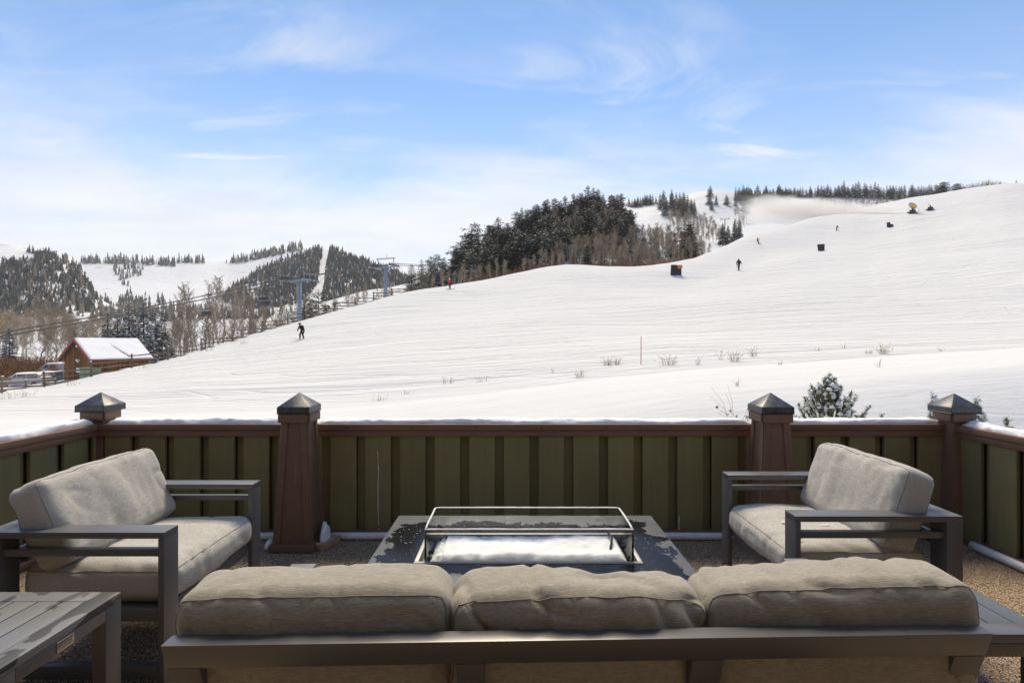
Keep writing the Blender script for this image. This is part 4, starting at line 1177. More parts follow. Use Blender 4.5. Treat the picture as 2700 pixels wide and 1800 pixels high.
for (x, y) in scatter([(1230, 555), (1300, 525), (1400, 512), (1420, 540), (1300, 570)], 22, 8, 14):
    P = wood_hill.hit(x, y); tree('bare_aspen', ASPF, P, rnd.uniform(8, 11), L2, 'tree', G2, 1.1)
G3 = 'russet willow bushes at the edge of the piste'
for (x, y) in scatter([(1080, 668), (1200, 648), (1290, 630), (1480, 628), (1600, 610), (1625, 600), (1470, 618), (1280, 622), (1100, 655)], 58, 8, 15):
    P = wood_hill.hit(x, y)
    r = link('willow_bush', rnd.choice(WIL), None, P, (0, 0, rnd.uniform(0, 6)), None); h = rnd.uniform(2.6, 4.6); r.scale = (h, h, h)
    tag(r, 'russet bare willow bush at the foot of the wooded hill', 'bush', G3)

# --- valley on the left, behind the rail fence
G4 = 'snowy spruces behind the hut'
for (x, top, Y, k, w) in [(248, 712, 84, 0, 1.1), (270, 704, 88, 1, 1.2), (296, 688, 86, 2, 1.0), (330, 684, 90, 0, 1.1), (357, 702, 84, 1, 1.15), (372, 706, 92, 2, 1.0), (284, 735, 78, 2, 1.1), (345, 742, 78, 0, 1.1), (318, 728, 80, 1, 1.0)]:
    X = bx(x, Y); z = valley.z(X, Y); tree('snowy_spruce', SNOWY, (X, Y, z - 0.2), up(top, Y) - z, 'snow-laden spruce behind the red-trimmed hut, ' + {248: 'leftmost of the clump', 270: 'second from the left', 284: 'low one in front, third from the left', 296: 'fourth from the left, tall', 318: 'low one in the middle of the clump', 330: 'tallest of the clump', 345: 'low one in front, third from the right', 357: 'second from the right', 372: 'rightmost of the clump'}[x], 'tree', G4, w, k=k)
for (x, top, Y, w, lb) in [(172, 752, 84, 1.1, 'small snow-laden spruce just left of the hut roof'), (22, 745, 76, 1.3, 'broad snow-covered spruce at the left edge beyond the parked cars'), (-25, 740, 80, 1.2, 'snow-covered spruce at the far left edge beyond the car park'), (395, 770, 72, 1.1, 'low snow-covered spruce right of the hut'), (732, 662, 112, 1.0, 'dark spruce right of the nearer lift tower'), (700, 690, 100, 1.2, 'broad dark spruce directly beside the nearer lift tower'), (712, 672, 118, 1.1, 'tall dark spruce a little behind the nearer lift tower')]:
    X = bx(x, Y); z = valley.z(X, Y); tree('spruce', SNOWY if x < 500 else CON, (X, Y, z - 0.2), up(top, Y) - z, lb, 'tree', None, w)
G5 = 'tall bare aspens behind the rail fence'
L5 = 'tall bare aspen rising behind the rail fence left of the lift towers'
q5 = random.Random(5)
spots = [(412, 650, 92), (425, 646, 86), (436, 658, 90), (450, 690, 84), (470, 640, 96), (484, 626, 92), (500, 648, 88), (520, 628, 98), (533, 640, 94), (548, 650, 90), (566, 660, 100), (585, 690, 96), (600, 668, 104), (615, 700, 98), (632, 690, 100), (648, 705, 104), (664, 690, 108)]
for i in range(64):
    x = q5.uniform(395, 905); spots.append((x, np.interp(x, [395, 660, 800, 905], [735, 715, 672, 640]) + q5.uniform(-22, 22), np.interp(x, [395, 905], [84, 128]) + q5.uniform(-4, 26)))
for (x, top, Y) in spots:
    X = bx(x, Y); z = valley.z(X, Y); zz = max(z, wood_hill.z(X, Y) if x > 700 and Y > wood_hill.col(x)[1][0] else z)
    h = max(5.0, up(top, Y) - zz)
    tree('bare_aspen', ASP, (X, Y, zz - 0.2), h, L5, 'tree', G5, q5.uniform(0.8, 1.15))
G6 = 'bare brown trees of the valley thicket'
for i in range(105):
    x = q5.uniform(-120, 420); Y = q5.uniform(95, 230)
    top = np.interp(x, [-100, 60, 230, 420], [715, 705, 730, 735]) + q5.uniform(-10, 45)
    X = bx(x, Y); z = valley.z(X, Y); tree('bare_tree', ASPF if Y > 130 else ASP, (X, Y, z - 0.3), max(5.5, min(15, up(top, Y) - z)), 'bare brown tree in the valley thicket left of and behind the hut', 'tree', G6, q5.uniform(1.1, 1.7))
for (x, top, Y, lb) in [(122, 705, 72, 'spreading bare cottonwood with pale limbs just left of the hut'), (95, 735, 78, 'smaller bare cottonwood left of the pale-limbed one'), (185, 735, 90, 'bare cottonwood showing over the hut roof')]:
    X = bx(x, Y); z = valley.z(X, Y); tree('bare_cottonwood', COT, (X, Y, z - 0.2), up(top, Y) - z, lb, 'tree', None, 0.95)
G7 = 'russet bushes beyond the parked cars'
for i in range(46):
    x = q5.uniform(-60, 150) if i < 26 else q5.uniform(380, 930); Y = (q5.uniform(66, 82) if i < 26 else np.interp(x, [380, 930], [66, 92]) + q5.uniform(2, 14))
    X = bx(x, Y); z = valley.z(X, Y) if i < 26 or x < 700 else max(valley.z(X, Y), wood_hill.z(X, Y) if Y > wood_hill.col(x)[1][0] else -99, piste.z(X, Y))
    r = link('willow_bush', q5.choice(WIL), None, (X, Y, z - 0.1), (0, 0, q5.uniform(0, 6))); h = q5.uniform(2.0, 3.6); r.scale = (h * 1.2, h * 1.2, h)
    tag(r, 'russet bare bush beyond the parked cars' if i < 26 else 'brown bare bush just behind the rail fence', 'bush', G7 if i < 26 else 'brown bushes behind the rail fence')

def joined_wood(name, items, label):
    V, F, MI = [], [], []; nb = 0
    for (P, h, sx, protos, mats) in items:
        a = rnd.uniform(0, 6.28); tr, cr = rnd.choice(protos)
        for j, me in enumerate((tr, cr)):
            n = len(me.vertices); co = np.empty(n * 3); me.vertices.foreach_get('co', co); co = co.reshape(-1, 3)
            x = (co[:, 0] * math.cos(a) - co[:, 1] * math.sin(a)) * h * sx + P[0]; y = (co[:, 0] * math.sin(a) + co[:, 1] * math.cos(a)) * h * sx + P[1]
            V.append(np.stack([x, y, co[:, 2] * h + P[2]], 1))
            F += [tuple(i + nb for i in p.vertices) for p in me.polygons]; MI += [j] * len(me.polygons); nb += n
    me = bpy.data.meshes.new(name); me.from_pydata(np.concatenate(V).tolist(), [], F)
    for m_ in ('aspen_bark', 'twigs'): me.materials.append(MT[m_])
    me.polygons.foreach_set('material_index', MI)
    return tag(link(name, me), label, 'thicket', kind='stuff')
# --- upper runs on the right: groups of conifers and bare scrub
G8 = 'conifers on the upper ski runs'
L8 = 'dark conifer in the ridge wood of the upper ski runs'
def up_conifers(poly, n, mind, seed, h0, h1, label=L8, group=G8):
    for (x, y) in scatter(poly, n, mind, seed):
        P = runs.hit(x, y); tree('conifer', CONR, P, rnd.uniform(h0, h1) * P.y / 600, label, 'tree', group, rnd.uniform(0.9, 1.25))
up_conifers([(1512, 478), (1530, 468), (1595, 468), (1600, 500), (1560, 505), (1520, 495)], 24, 7, 31, 13, 19)
up_conifers([(1440, 474), (1500, 465), (1510, 468), (1450, 478)], 15, 5, 32, 8, 13)
up_conifers([(1684, 456), (1720, 455), (1730, 470), (1690, 472)], 10, 6, 33, 14, 20)
up_conifers([(1735, 455), (1815, 452), (1812, 488), (1770, 492), (1738, 480)], 34, 6, 34, 13, 18)
up_conifers([(1690, 455), (1880, 450), (1880, 455), (1690, 459)], 34, 5, 35, 8, 14)
up_conifers([(1886, 450), (2150, 456), (2150, 461), (1886, 455)], 46, 5, 36, 12, 19)
for (x, y, h, lb) in [(1631, 452, 14, 'single pine on the skyline of the upper ski run'), (1629, 470, 14, 'narrow fir, upper of the pair on the steep upper run'), (1634, 482, 13, 'narrow fir, lower of the pair on the steep upper run'), (1645, 471, 13, 'lone slim fir right of the pair on the upper run'), (1669, 471, 13, 'lone slim fir beside the big conifer clump of the upper run'),
                      (1690, 475, 15, 'conifer at the foot of the big clump on the upper run'), (1709, 485, 16, 'tall conifer standing lowest below the big clump')]:
    P = runs.hit(x, y); tree('fir', CONR, P, h * P.y / 620, lb, 'tree', None, 1.15)
for (x, y, h, lb) in [(2166, 455, 8.5, 'lone round pine on the skyline left of the bare thicket'), (2198, 453, 7.5, 'lone round pine on the skyline next to the bare thicket'), (2185, 455, 4.0, 'short pine between the two round pines on the skyline')]:
    Y = 236; X = bx(x, Y); tree('pine', CON, (X, Y, up(y + 6, Y)), h, lb, 'tree', None, 1.5, k=3)
it = []
for (x, y) in scatter([(1525, 508), (1600, 505), (1660, 540), (1665, 565), (1600, 560), (1545, 530)], 75, 6, 41) + scatter([(1690, 505), (1716, 500), (1716, 530), (1692, 532)], 9, 5, 42):
    P = runs.hit(x, y); it.append((P, rnd.uniform(9, 13) * P.y / 480, 1.3, ASPF, None))
joined_wood('gully_thicket', it, 'grey bare aspen thicket in the gully of the upper ski runs')
it = []
for (x, y) in scatter([(1820, 500), (1850, 480), (1950, 472), (2080, 466), (2080, 480), (1990, 505), (1850, 512)], 70, 7, 43):
    P = runs.hit(x, y); it.append((P, rnd.uniform(8, 12) * P.y / 520, 1.4, ASPF, None))
joined_wood('bare_thicket', it, 'bare brown aspen thicket behind the blown snow')
for (x, y) in scatter([(2080, 470), (2200, 462), (2215, 458), (2150, 470), (2095, 480)], 40, 5, 44):
    Y = 236; r = link('scrub_bush', rnd.choice(SCRUB), None, (bx(x, Y), Y + rnd.uniform(-3, 6), up(y + 4, Y)), (0, 0, rnd.uniform(0, 6))); h = rnd.uniform(2.6, 4.0); r.scale = (h, h, h)
    tag(r, 'brown scrub bush behind the crest, under the round pines', 'bush', 'brown scrub behind the crest')
for i, x in enumerate([2222, 2234, 2246, 2258, 2268, 2279, 2290, 2300]):
    Y = 222; h = (4.2, 5.2, 6.2, 6.0, 6.4, 5.6, 5.0, 3.4)[i]
    P = (bx(x, Y), Y, up(447 - i * 0.9, Y) - 0.6); r = link('scrub_bush', SCRUB[i % 2], None, P, (0, 0, i)); r.scale = (h, h, h)
    tag(r, 'big bare bush of the thicket on the crest at right', 'bush', 'bare thicket on the crest')
for (x, y, k) in [(1660, 556, 9), (1672, 555, 8), (1688, 551, 10), (1699, 546, 9)]:
    Y = 178; tree('spruce', SNOWY, (bx(x, Y), Y, up(y + 8, Y)), k * 0.85, 'small frosted spruce behind the crest left of the red skier', 'tree', 'frosted spruces behind the crest', 1.1)

# --- far woods: beyond counting
def far_wood(name, land, polys, n, h0, h1, seed, label, bare=0.0, holes=(), w=0.22, thin=None):
    q = random.Random(seed); mb = MB(); cnt = 0
    allp = [(p, abs(sum(p[i][0] * p[(i + 1) % len(p)][1] - p[(i + 1) % len(p)][0] * p[i][1] for i in range(len(p))))) for p in polys]
    tot = sum(a for _, a in allp)
    for poly, a in allp:
        xs = [p[0] for p in poly]; ys = [p[1] for p in poly]; want = int(n * a / tot); got = 0; tries = 0
        while got < want and tries < want * 12:
            tries += 1
            x, y = q.uniform(min(xs), max(xs)), q.uniform(min(ys), max(ys))
            if not inside(x, y, poly) or any(inside(x, y, h) for h in holes): continue
            if thin and q.random() < thin(x, y): continue
            got += 1
            P = land.hit(x, y); h = h0 + (h1 - h0) * (q.random() ** 1.3) * q.uniform(0.6, 1.3); r = h * w * q.uniform(0.7, 1.2); b = len(mb.v); mi = 0
            if q.random() < bare: mi = 1; r *= 0.8
            tiers = 3
            for t in range(tiers):
                z0 = h * (0.08 + 0.27 * t); z1 = h * (0.5 + 0.25 * t); rr = r * (1 - 0.28 * t); a0 = q.uniform(0, 6.28)
                vs = [(P.x + rr * q.uniform(0.7, 1.25) * math.cos(a0 + k * 1.2566), P.y + rr * q.uniform(0.7, 1.25) * math.sin(a0 + k * 1.2566), P.z + z0 + q.uniform(-0.06, 0.06) * h) for k in range(5)]
                vs.append((P.x + q.uniform(-.05, .05) * h, P.y, P.z + min(h, z1)))
                mb.add(vs, [(k, (k + 1) % 5, 5) for k in range(5)], mi if not (q.random() < 0.035) else 2)
    o = mb.build(name, ['needles_far', 'twigs', 'snow_clump'], fix=False)
    return tag(o, label, 'forest', kind='stuff')
far_wood('spur_forest', spur, [[(-350, 510), (-100, 548), (0, 562), (60, 600), (110, 588), (150, 596), (183, 616), (206, 660), (228, 692), (240, 715), (100, 728), (-300, 735)], [(60, 578), (100, 584), (150, 594), (150, 600), (90, 592)]], 5200, 5, 11, 61, 'dark conifer forest on the spur at far left', 0.3, holes=[[(-60, 556), (40, 568), (88, 598), (40, 606), (-60, 606)]], thin=lambda x, y: 0.85 if float(vnoise(np.array(x / 17.0), np.array(y / 14.0), 8)) > 0.57 else 0.1)
far_wood('ridge_forest', bowl, [[(185, 600), (260, 602), (330, 604), (402, 606), (402, 612), (330, 609), (250, 606), (185, 606)], [(405, 602), (470, 602), (470, 605), (405, 605)], [(520, 603), (560, 598), (620, 582), (695, 569), (695, 574), (620, 590), (560, 604), (522, 606)]], 520, 9, 24, 62, 'line of conifers along the skyline of the far ski bowl', 0.35, w=0.17, thin=lambda x, y: 0.7 if float(vnoise(np.array(x / 9.0), np.array(0.5), 3)) > 0.6 else 0.0)
far_wood('bowl_copse', bowl, [[(255, 610), (275, 608), (285, 628), (300, 655), (290, 665), (270, 640)], [(265, 612), (330, 615), (320, 640), (290, 640)], [(290, 672), (305, 670), (306, 690), (292, 692)], [(225, 690), (360, 692), (400, 705), (300, 720), (220, 712)]], 190, 9, 16, 63, 'strip of conifers down the middle of the far ski bowl', 0.2, w=0.18)
far_wood('peak_forest', peak, [[(505, 690), (560, 648), (600, 622), (640, 604), (690, 588), (733, 572), (741, 578), (733, 610), (728, 650), (700, 700), (560, 712)], [(757, 571), (800, 590), (850, 607), (905, 625), (960, 648), (1030, 668), (1000, 690), (800, 712), (740, 700), (748, 640), (752, 600)]], 5200, 6, 13, 64, 'dense conifer forest on the distant peak either side of a ski run', 0.22,
         thin=lambda x, y: 0.75 if (y > 640 and (vnoise(np.array(x / 22.0), np.array(y / 30.0), 5) > 0.52)) else 0.0)
far_wood('valley_forest', valley, [[(-150, 700), (400, 712), (560, 720), (700, 715), (700, 730), (400, 740), (-150, 745)]], 900, 8, 13, 65, 'bare brown woods filling the valley below the far slopes', 0.8, w=0.2)

# ------------------------------------------------------------------ things on the slope
# split-rail fence along the foot of the piste: level panels stepping up the slope
def rail_mesh(L, r0, r1, seed):
    mb = MB(); q = random.Random(seed); n = 5
    pts = [(L * i / n, q.uniform(-0.02, 0.02), q.uniform(-0.025, 0.025)) for i in range(n + 1)]
    mb.tube(pts, [q.uniform(r0, r1) for _ in range(n + 1)], 6)
    return mb.mesh('rail', 'grey_rail', fix=False)
RAILS = [rail_mesh(1.0, 0.05, 0.075, i) for i in range(4)]
def rail_fence(posts, label, nr=3, hgt=1.15, over=0.25, seed=1):
    q = random.Random(seed)
    root = empty('split_rail_fence', posts[0], 0, label, 'fence'); o = Vector(posts[0])
    pm = MB(); pm.tube([(0, 0, -0.5), (0.01, 0, 0.7), (0, 0.01, 1.35)], [0.085, 0.08, 0.07], 7); pm = pm.mesh('post', 'grey_rail', fix=False)
    sm = blob('tmp', 'snow_clump', (0.1, 0.1, 0.06), (0, 0, 0), 3, 0.2, 2); sme = sm.data; bpy.data.objects.remove(sm)
    sme.name = 'post_snow'
    for i, p in enumerate(posts):
        p = Vector(p)
        po = link('post', pm, root, p - o, (q.uniform(-.04, .04), q.uniform(-.04, .04), q.uniform(0, 3)))
        link('post_snow', sme, po, (0, 0, 1.36))
        if i + 1 < len(posts):
            nx = Vector(posts[i + 1]); d = nx - p
            for k in range(nr):
                a = p + Vector((0, 0, 0.32 + (hgt - 0.25) * k / (nr - 1) * 0.95)); b = a + d * (1 + over * (q.random() if k else 0.2)); b.z = a.z + d.z * q.uniform(0.22, 0.42)
                v = b - a; L = v.length
                r = link('rail', RAILS[q.randrange(4)], root, a - o - v.normalized() * 0.15)
                r.rotation_euler = (0, -math.atan2(v.z, math.hypot(v.x, v.y)), math.atan2(v.y, v.x)); r.scale = (L + 0.3, 1, 1)
    return root
pp = []
for x in (-150, -70, 4, 102, 210, 302, 386, 463, 535, 602, 661, 717.6, 767.6, 815.6, 858, 899, 936, 998):
    Y = float(np.interp(x, [c[0] for c in crest], [c[2] for c in crest])) - 2.6
    pp.append(Vector((bx(x, Y), Y, piste.z(bx(x, Y), Y))))
rail_fence(pp, 'weathered split-rail fence stepping down the left edge of the piste')
rail_fence([(bx(x, Y), Y, valley.z(bx(x, Y), Y)) for (x, Y) in [(-90, 50), (-10, 51), (60, 52), (128, 53)]], 'second split-rail fence beside the parked cars at far left', seed=4, over=0.02)

# small notice on the rail fence
P = piste.hit(541, 786)
r = empty('notice_board', P + Vector((0.3, -0.12, 0)), 0, 'small white notice on the rail fence left of the descending skier', 'sign')
bar(r, 'panel', -0.28, 0.28, -0.015, 0.015, 0.75, 1.25, 'white_metal'); bar(r, 'frame', -0.3, 0.3, 0.016, 0.03, 0.73, 1.27, 'grey_rail'); bar(r, 'printed_mark', -0.1, 0.1, -0.019, -0.016, 0.9, 1.1, 'lamp_red', bev=0)

# ---- hut
def hut():
    th = R(22.7); C = Vector((-44.06, 55.0, -2.75))
    r = empty('plank_hut', C, -th, 'brown plank hut with red trim and snowy gable roof below the piste', 'hut')
    # local: gable wall runs along -x from the near corner, long wall along +y
    W, L, ez, rz = 5.0, 5.6, 2.72, 4.7
    hw = W / 2
    mb = MB(); mb.prism([(-W + 0.03, 0), (-0.03, 0), (-0.03, ez), (-hw, rz - 0.02), (-W + 0.03, ez)], 1, 0.03, L - 0.03); mb.build('wall_core', 'hut_plank', r)
    n = 25; pw = W / n
    for i in range(n):
        xa = -W + i * pw; xm = xa + pw / 2; t = ez + (rz - ez) * (1 - abs(xm + hw) / hw) - 0.05
        q = 0.012 * (i % 2); mb = MB(); mb.box(xa + 0.008, xa + pw - 0.008, -0.02 - q, 0.026, 0, t); mb.build('plank', 'hut_plank', r)
    n = 28; pw = L / n; me = MB().box(-0.026, 0.02, 0.008, pw - 0.008, 0, ez - 0.02).mesh('plank', 'hut_plank')
    for i in range(n): link('plank', me, r, (0.012 * (i % 2), i * pw, 0))
    ov = 0.42; sl = math.atan2(rz - ez, hw)
    for s in (-1, 1):
        # roof slab and the snow on it
        def P_(d, y, h):
            return (-hw + s * (d * math.cos(sl)) + s * h * math.sin(sl) * 1.0, y, rz - d * math.sin(sl) + h * math.cos(sl))
        dl = hw / math.cos(sl) + ov
        mb = MB(); mb.hexa([P_(0, -ov, 0), P_(dl, -ov, 0), P_(dl, L + ov, 0), P_(0, L + ov, 0)], [P_(0, -ov, 0.12), P_(dl, -ov, 0.12), P_(dl, L + ov, 0.12), P_(0, L + ov, 0.12)])
        roof = mb.build('roof_slope', 'roof_bare', r)
        mb = MB(); ny, nd = 64, 36
        for i in range(ny + 1):
            for j in range(nd + 1):
                y = -ov + 0.02 + (L + 2 * ov - 0.04) * i / ny; d = dl * j / nd
                h = 0.2 + 0.03 * mnoise.noise(Vector((y, d, s)))
                if j == nd or i in (0, ny): h = 0.125
                # bare streak where snow slid off
                if s > 0:
                    dd = abs((y - L * 0.52) - (d - dl * 0.55) * 0.5)
                    if dl * 0.28 < d < dl * 0.92 and dd < 0.05 + 0.20 * (d - dl * 0.28) / dl: h = 0.112
                mb.v.append(P_(d, y, h))
        for i in range(ny):
            for j in range(nd):
                a = i * (nd + 1) + j; mb.f.append((a, a + 1, a + nd + 2, a + nd + 1)); mb.mi.append(0)
        mb.build('roof_snow', 'snow_fresh', roof, smooth=True)
        # barge boards at both gable ends, fascia along the eave
        for ye in (-ov, L + ov):
            y0, y1 = (ye - 0.05, ye) if ye < 0 else (ye, ye + 0.05)
            mb = MB(); mb.hexa([P_(-0.02, y0, -0.16), P_(dl, y0, -0.16), P_(dl, y1, -0.16), P_(-0.02, y1, -0.16)], [P_(-0.02, y0, 0.13), P_(dl, y0, 0.13), P_(dl, y1, 0.13), P_(-0.02, y1, 0.13)]); mb.build('barge_board', 'red_fascia', r)
        mb = MB(); a = P_(dl, 0, -0.14); b = P_(dl + 0.05, 0, 0.12); mb.box(min(a[0], b[0]), max(a[0], b[0]), -ov, L + ov, a[2] - 0.03, b[2]); mb.build('fascia', 'red_fascia', r)
    bar(r, 'gable_lamp', -hw - 0.14, -hw + 0.14, -0.2, -0.04, 3.85, 4.05, 'white_metal')
    l = bar(r, 'wall_lamp', -hw + 0.06, -hw + 0.34, -0.28, -0.04, 2.35, 2.55, 'white_metal'); bar(l, 'lamp_arm', -hw + 0.16, -hw + 0.24, -0.2, -0.04, 2.2, 2.349, 'white_metal')
    b = bar(r, 'meter_box', -hw - 0.02, -hw + 0.6, -0.2, -0.04, 1.15, 1.65, 'white_metal'); bar(b, 'meter_dial', -hw + 0.4, -hw + 0.52, -0.215, -0.201, 1.4, 1.52, 'lift_dark')
    bar(r, 'pipe_run', -hw + 0.61, -0.5, -0.12, -0.06, 1.45, 1.52, 'galvanised'); bar(r, 'pipe_valve', -0.75, -0.55, -0.2, -0.121, 1.35, 1.65, 'galvanised')
    mb = MB(); mb.tube([(-W + 0.02, -0.12, 0), (-W + 0.02, -0.12, 4.0)], 0.03, 6); mb.build('conduit_pole', 'galvanised', r)
    # transformer cabinet by the near corner
    t = empty('transformer_cabinet', C + Vector((0.35, -1.35, 0.25)), -th, 'pale green metal transformer cabinet in front of the hut corner', 'cabinet')
    bar(t, 'body', -0.2, 1.75, -0.45, 0.45, 0.0, 1.45, 'green_box', bev=0.03); bar(t, 'lid', -0.24, 1.79, -0.49, 0.49, 1.451, 1.53, 'green_box', bev=0.02)
    for x in (0.05, 0.95): bar(t, 'door', x, x + 0.8, -0.475, -0.452, 0.1, 1.38, 'green_box', bev=0.01)
    bar(t, 'handle', 0.86, 0.9, -0.51, -0.476, 0.7, 0.9, 'galvanised')
hut()

# ---- parked cars
def car(loc, rz, paint_, label, kind='suv', snow=True):
    r = empty('parked_car', loc, rz, label, 'car', 'cars parked beyond the rail fence')
    prof = {'suv': [(-2.3, 0.35), (2.3, 0.35), (2.35, 0.75), (2.2, 0.98), (1.2, 1.08), (0.55, 1.55), (-1.7, 1.62), (-2.2, 1.15), (-2.35, 0.9)],
            'van': [(-2.6, 0.35), (2.5, 0.35), (2.55, 0.85), (2.3, 1.15), (1.6, 1.3), (0.95, 2.0), (-2.4, 2.05), (-2.6, 1.4)]}[kind]
    mb = MB(); n = len(prof)
    for s, w in ((-1, 0.9), (1, 0.9)):
        for (x, z) in prof: mb.v.append((x, s * (w - 0.16 * max(0, z - 0.95)), z))
    mb.f = [tuple(range(n)), tuple(range(2 * n - 1, n - 1, -1))] + [(i, i + n, (i + 1) % n + n, (i + 1) % n) for i in range(n)]; mb.mi = [0] * len(mb.f)
    mb.build('body', paint_, r, bevel=0.05, seg=2)
    zt = 1.5 if kind == 'suv' else 1.9; zb = 1.12 if kind == 'suv' else 1.4
    xs = [(-1.75, -0.75), (-0.65, 0.2), (0.28, 0.62)] if kind == 'suv' else [(-0.5, 0.3), (0.4, 1.05)]
    for s in (-1, 1):
        for (a, b) in xs:
            ya, yb_ = s * (0.9 - 0.16 * (zb - 0.95) + 0.012), s * (0.9 - 0.16 * (zt - 0.95) + 0.012)
            tx = b + (0.0 if b < 0.5 else -0.25)
            w = MB(); w.add([(a, ya, zb), (b + (0.12 if b > 0.5 else 0), ya, zb), (tx, yb_, zt), (a + 0.04, yb_, zt)], [(0, 1, 2, 3)]); w.v += [(x, y - s * 0.02, z) for x, y, z in w.v]
            w.f += [(7, 6, 5, 4), (0, 4, 5, 1), (1, 5, 6, 2), (2, 6, 7, 3), (3, 7, 4, 0)]; w.mi += [0] * 5; w.build('side_window', 'car_glass', r)
        for x in (-1.45, 1.45):
            wb = MB(); wb.tube([(x, s * 0.72, 0.34), (x, s * 0.93, 0.34)], 0.34, 16); t = wb.build('wheel', 'tyre', r)
            wb = MB(); wb.tube([(x, s * 0.931, 0.34), (x, s * 0.945, 0.34)], 0.2, 12); wb.build('rim', 'galvanised', t)
        bar(r, 'headlight', 2.24, 2.33, s * 0.7 - 0.14, s * 0.7 + 0.14, 0.76, 0.9, 'lamp_clear', bev=0.01); bar(r, 'tail_light', -2.34, -2.26, s * 0.72 - 0.1, s * 0.72 + 0.1, 0.95, 1.15, 'lamp_red', bev=0.01)
        bar(r, 'mirror', 0.75, 0.9, s * 0.98 - 0.09, s * 0.98 + 0.09, 1.08, 1.22, paint_, bev=0.02)
    a, b = (prof[4], prof[5]) if kind == 'suv' else (prof[4], prof[5])
    w = MB(); nx, nz = (b[1] - a[1]), -(b[0] - a[0]); l = math.hypot(nx, nz); nx, nz = nx / l * 0.012, nz / l * 0.012
    p = [(a[0] + nx, -0.72, a[1] + nz + 0.02), (a[0] + nx, 0.72, a[1] + nz + 0.02), (b[0] + nx + 0.05, 0.66, b[1] + nz - 0.05), (b[0] + nx + 0.05, -0.66, b[1] + nz - 0.05)]
    w.hexa(p, [(x + nx, y, z + nz) for x, y, z in p]); w.build('windscreen', 'car_glass', r)
    if snow:
        sb = MB(); top = prof[5][1] if kind == 'suv' else prof[5][1]
        x0, x1 = (-1.75, 0.6) if kind == 'suv' else (-2.45, 0.95)
        for i in range(13):
            for j in range(7):
                x = x0 + (x1 - x0) * i / 12; y = -0.74 + 1.48 * j / 6; e = 0 if i in (0, 12) or j in (0, 6) else 1
                sb.v.append((x, y, top + 0.02 + e * (0.12 + 0.03 * mnoise.noise(Vector((x, y, 2)))) - (0.0 if e else 0.05)))
        for i in range(12):
            for j in range(6):
                k = i * 7 + j; sb.f.append((k, k + 7, k + 8, k + 1)); sb.mi.append(0)
        sb.build('roof_snow', 'snow_fresh', r, smooth=True)
def on_valley(xv, Y): X = bx(xv, Y); return (X, Y, valley.z(X, Y))
car(on_valley(58, 57), R(188), 'car_white', 'white car with snowy roof nearest the rail fence, far left')
car(on_valley(104, 58.5), R(205), 'car_blue', 'dark blue car parked right behind the white one')
car(on_valley(130, 70), R(182), 'car_white', 'white van parked against the hut', 'van')
car(on_valley(146, 60), R(200), 'car_black', 'black car half hidden beside the hut wall')

# ---- chairlift
T1 = Vector((bx(688, 95), 95, 0)); T2 = Vector((bx(886, 120), 120, 0))
def lift_tower(P, ztop, label, gantry, h, group='chairlift towers', dirv=None, s=1.0):
    d = dirv.normalized(); ang = math.atan2(d.y, d.x)
    r = empty('lift_tower', (P.x, P.y, ztop - h), ang, label, 'lift tower', group); r.scale = (s, s, s); h = h / s
    mb = MB(); mb.tube([(0, 0, 0), (0, 0, h - 0.4)], [0.44, 0.34], 14); mb.build('column', 'lift_steel', r, smooth=True)
    mb = MB(); mb.box(-0.2, 0.2, -2.45, 2.45, h - 0.4, h - 0.02); mb.build('crossarm', 'lift_steel', r, bevel=0.05)
    for sgn in (-1, 1):
        y = sgn * 2.25
        sh = bar(r, 'sheave_beam', -2.1, 2.1, y - 0.08, y + 0.08, h + 0.0, h + 0.16, 'lift_dark', bev=0.02)
        for k in range(6):
            x = -1.85 + k * 0.74; mb = MB(); mb.tube([(x, y - 0.06, h + 0.30), (x, y + 0.06, h + 0.30)], 0.24, 12); mb.build('sheave_wheel', 'lift_dark', sh)
        bar(r, 'walkway', -2.2, 2.2, y + sgn * 0.35, y + sgn * 0.75, h - 0.35, h - 0.29, 'galvanised', bev=0)
        for k in range(4):
            mb = MB(); mb.tube([(-2.1 + k * 1.4, y + sgn * 0.74, h - 0.3), (-2.1 + k * 1.4, y + sgn * 0.74, h + 0.7)], 0.03, 5); mb.build('handrail_post', 'galvanised', r)
        mb = MB(); mb.tube([(-2.1, y + sgn * 0.74, h + 0.7), (2.1, y + sgn * 0.74, h + 0.7)], 0.03, 5); mb.build('handrail', 'galvanised', r)
    if gantry:
        for sgn in (-1, 1):
            mb = MB(); mb.tube([(0, sgn * 1.8, h - 0.05), (0, sgn * 2.2, h + 1.7)], 0.1, 6); mb.build('gantry_leg', 'lift_steel', r)
        mb = MB(); mb.box(-0.12, 0.12, -2.5, 2.5, h + 1.7, h + 1.9); mb.build('gantry_beam', 'lift_steel', r)
        mb = MB(); mb.tube([(0, -0.3, h + 1.9), (0, -0.3, h + 2.9)], 0.05, 6); mb.build('mast', 'lift_steel', r)
    mb = MB(); 
    for k in range(int(h / 0.45)): mb.tube([(-0.52, -0.2, 0.4 + k * 0.45), (-0.52, 0.2, 0.4 + k * 0.45)], 0.02, 4)
    for y in (-0.2, 0.2): mb.tube([(-0.52, y, 0.2), (-0.52, y, h - 0.5)], 0.025, 4)
    mb.build('ladder', 'galvanised', r)
    return r
ld = T2 - T1
zT1, zT2 = up(641, 95), up(612, 120)
lift_tower(T1, zT1, 'grey steel lift tower, nearer of the two behind the rail fence', False, 12.5, dirv=ld)
lift_tower(T2, zT2, 'grey steel lift tower with overhead gantry, right of the nearer one', True, 13.0, dirv=ld)
T0 = T1 - ld * 2.05; zT0 = up(772, T0.y) if T0.y > 5 else -2
zT0 = -0.2
T3 = T1 + ld * 5.7; zT3 = up(596, T3.y)
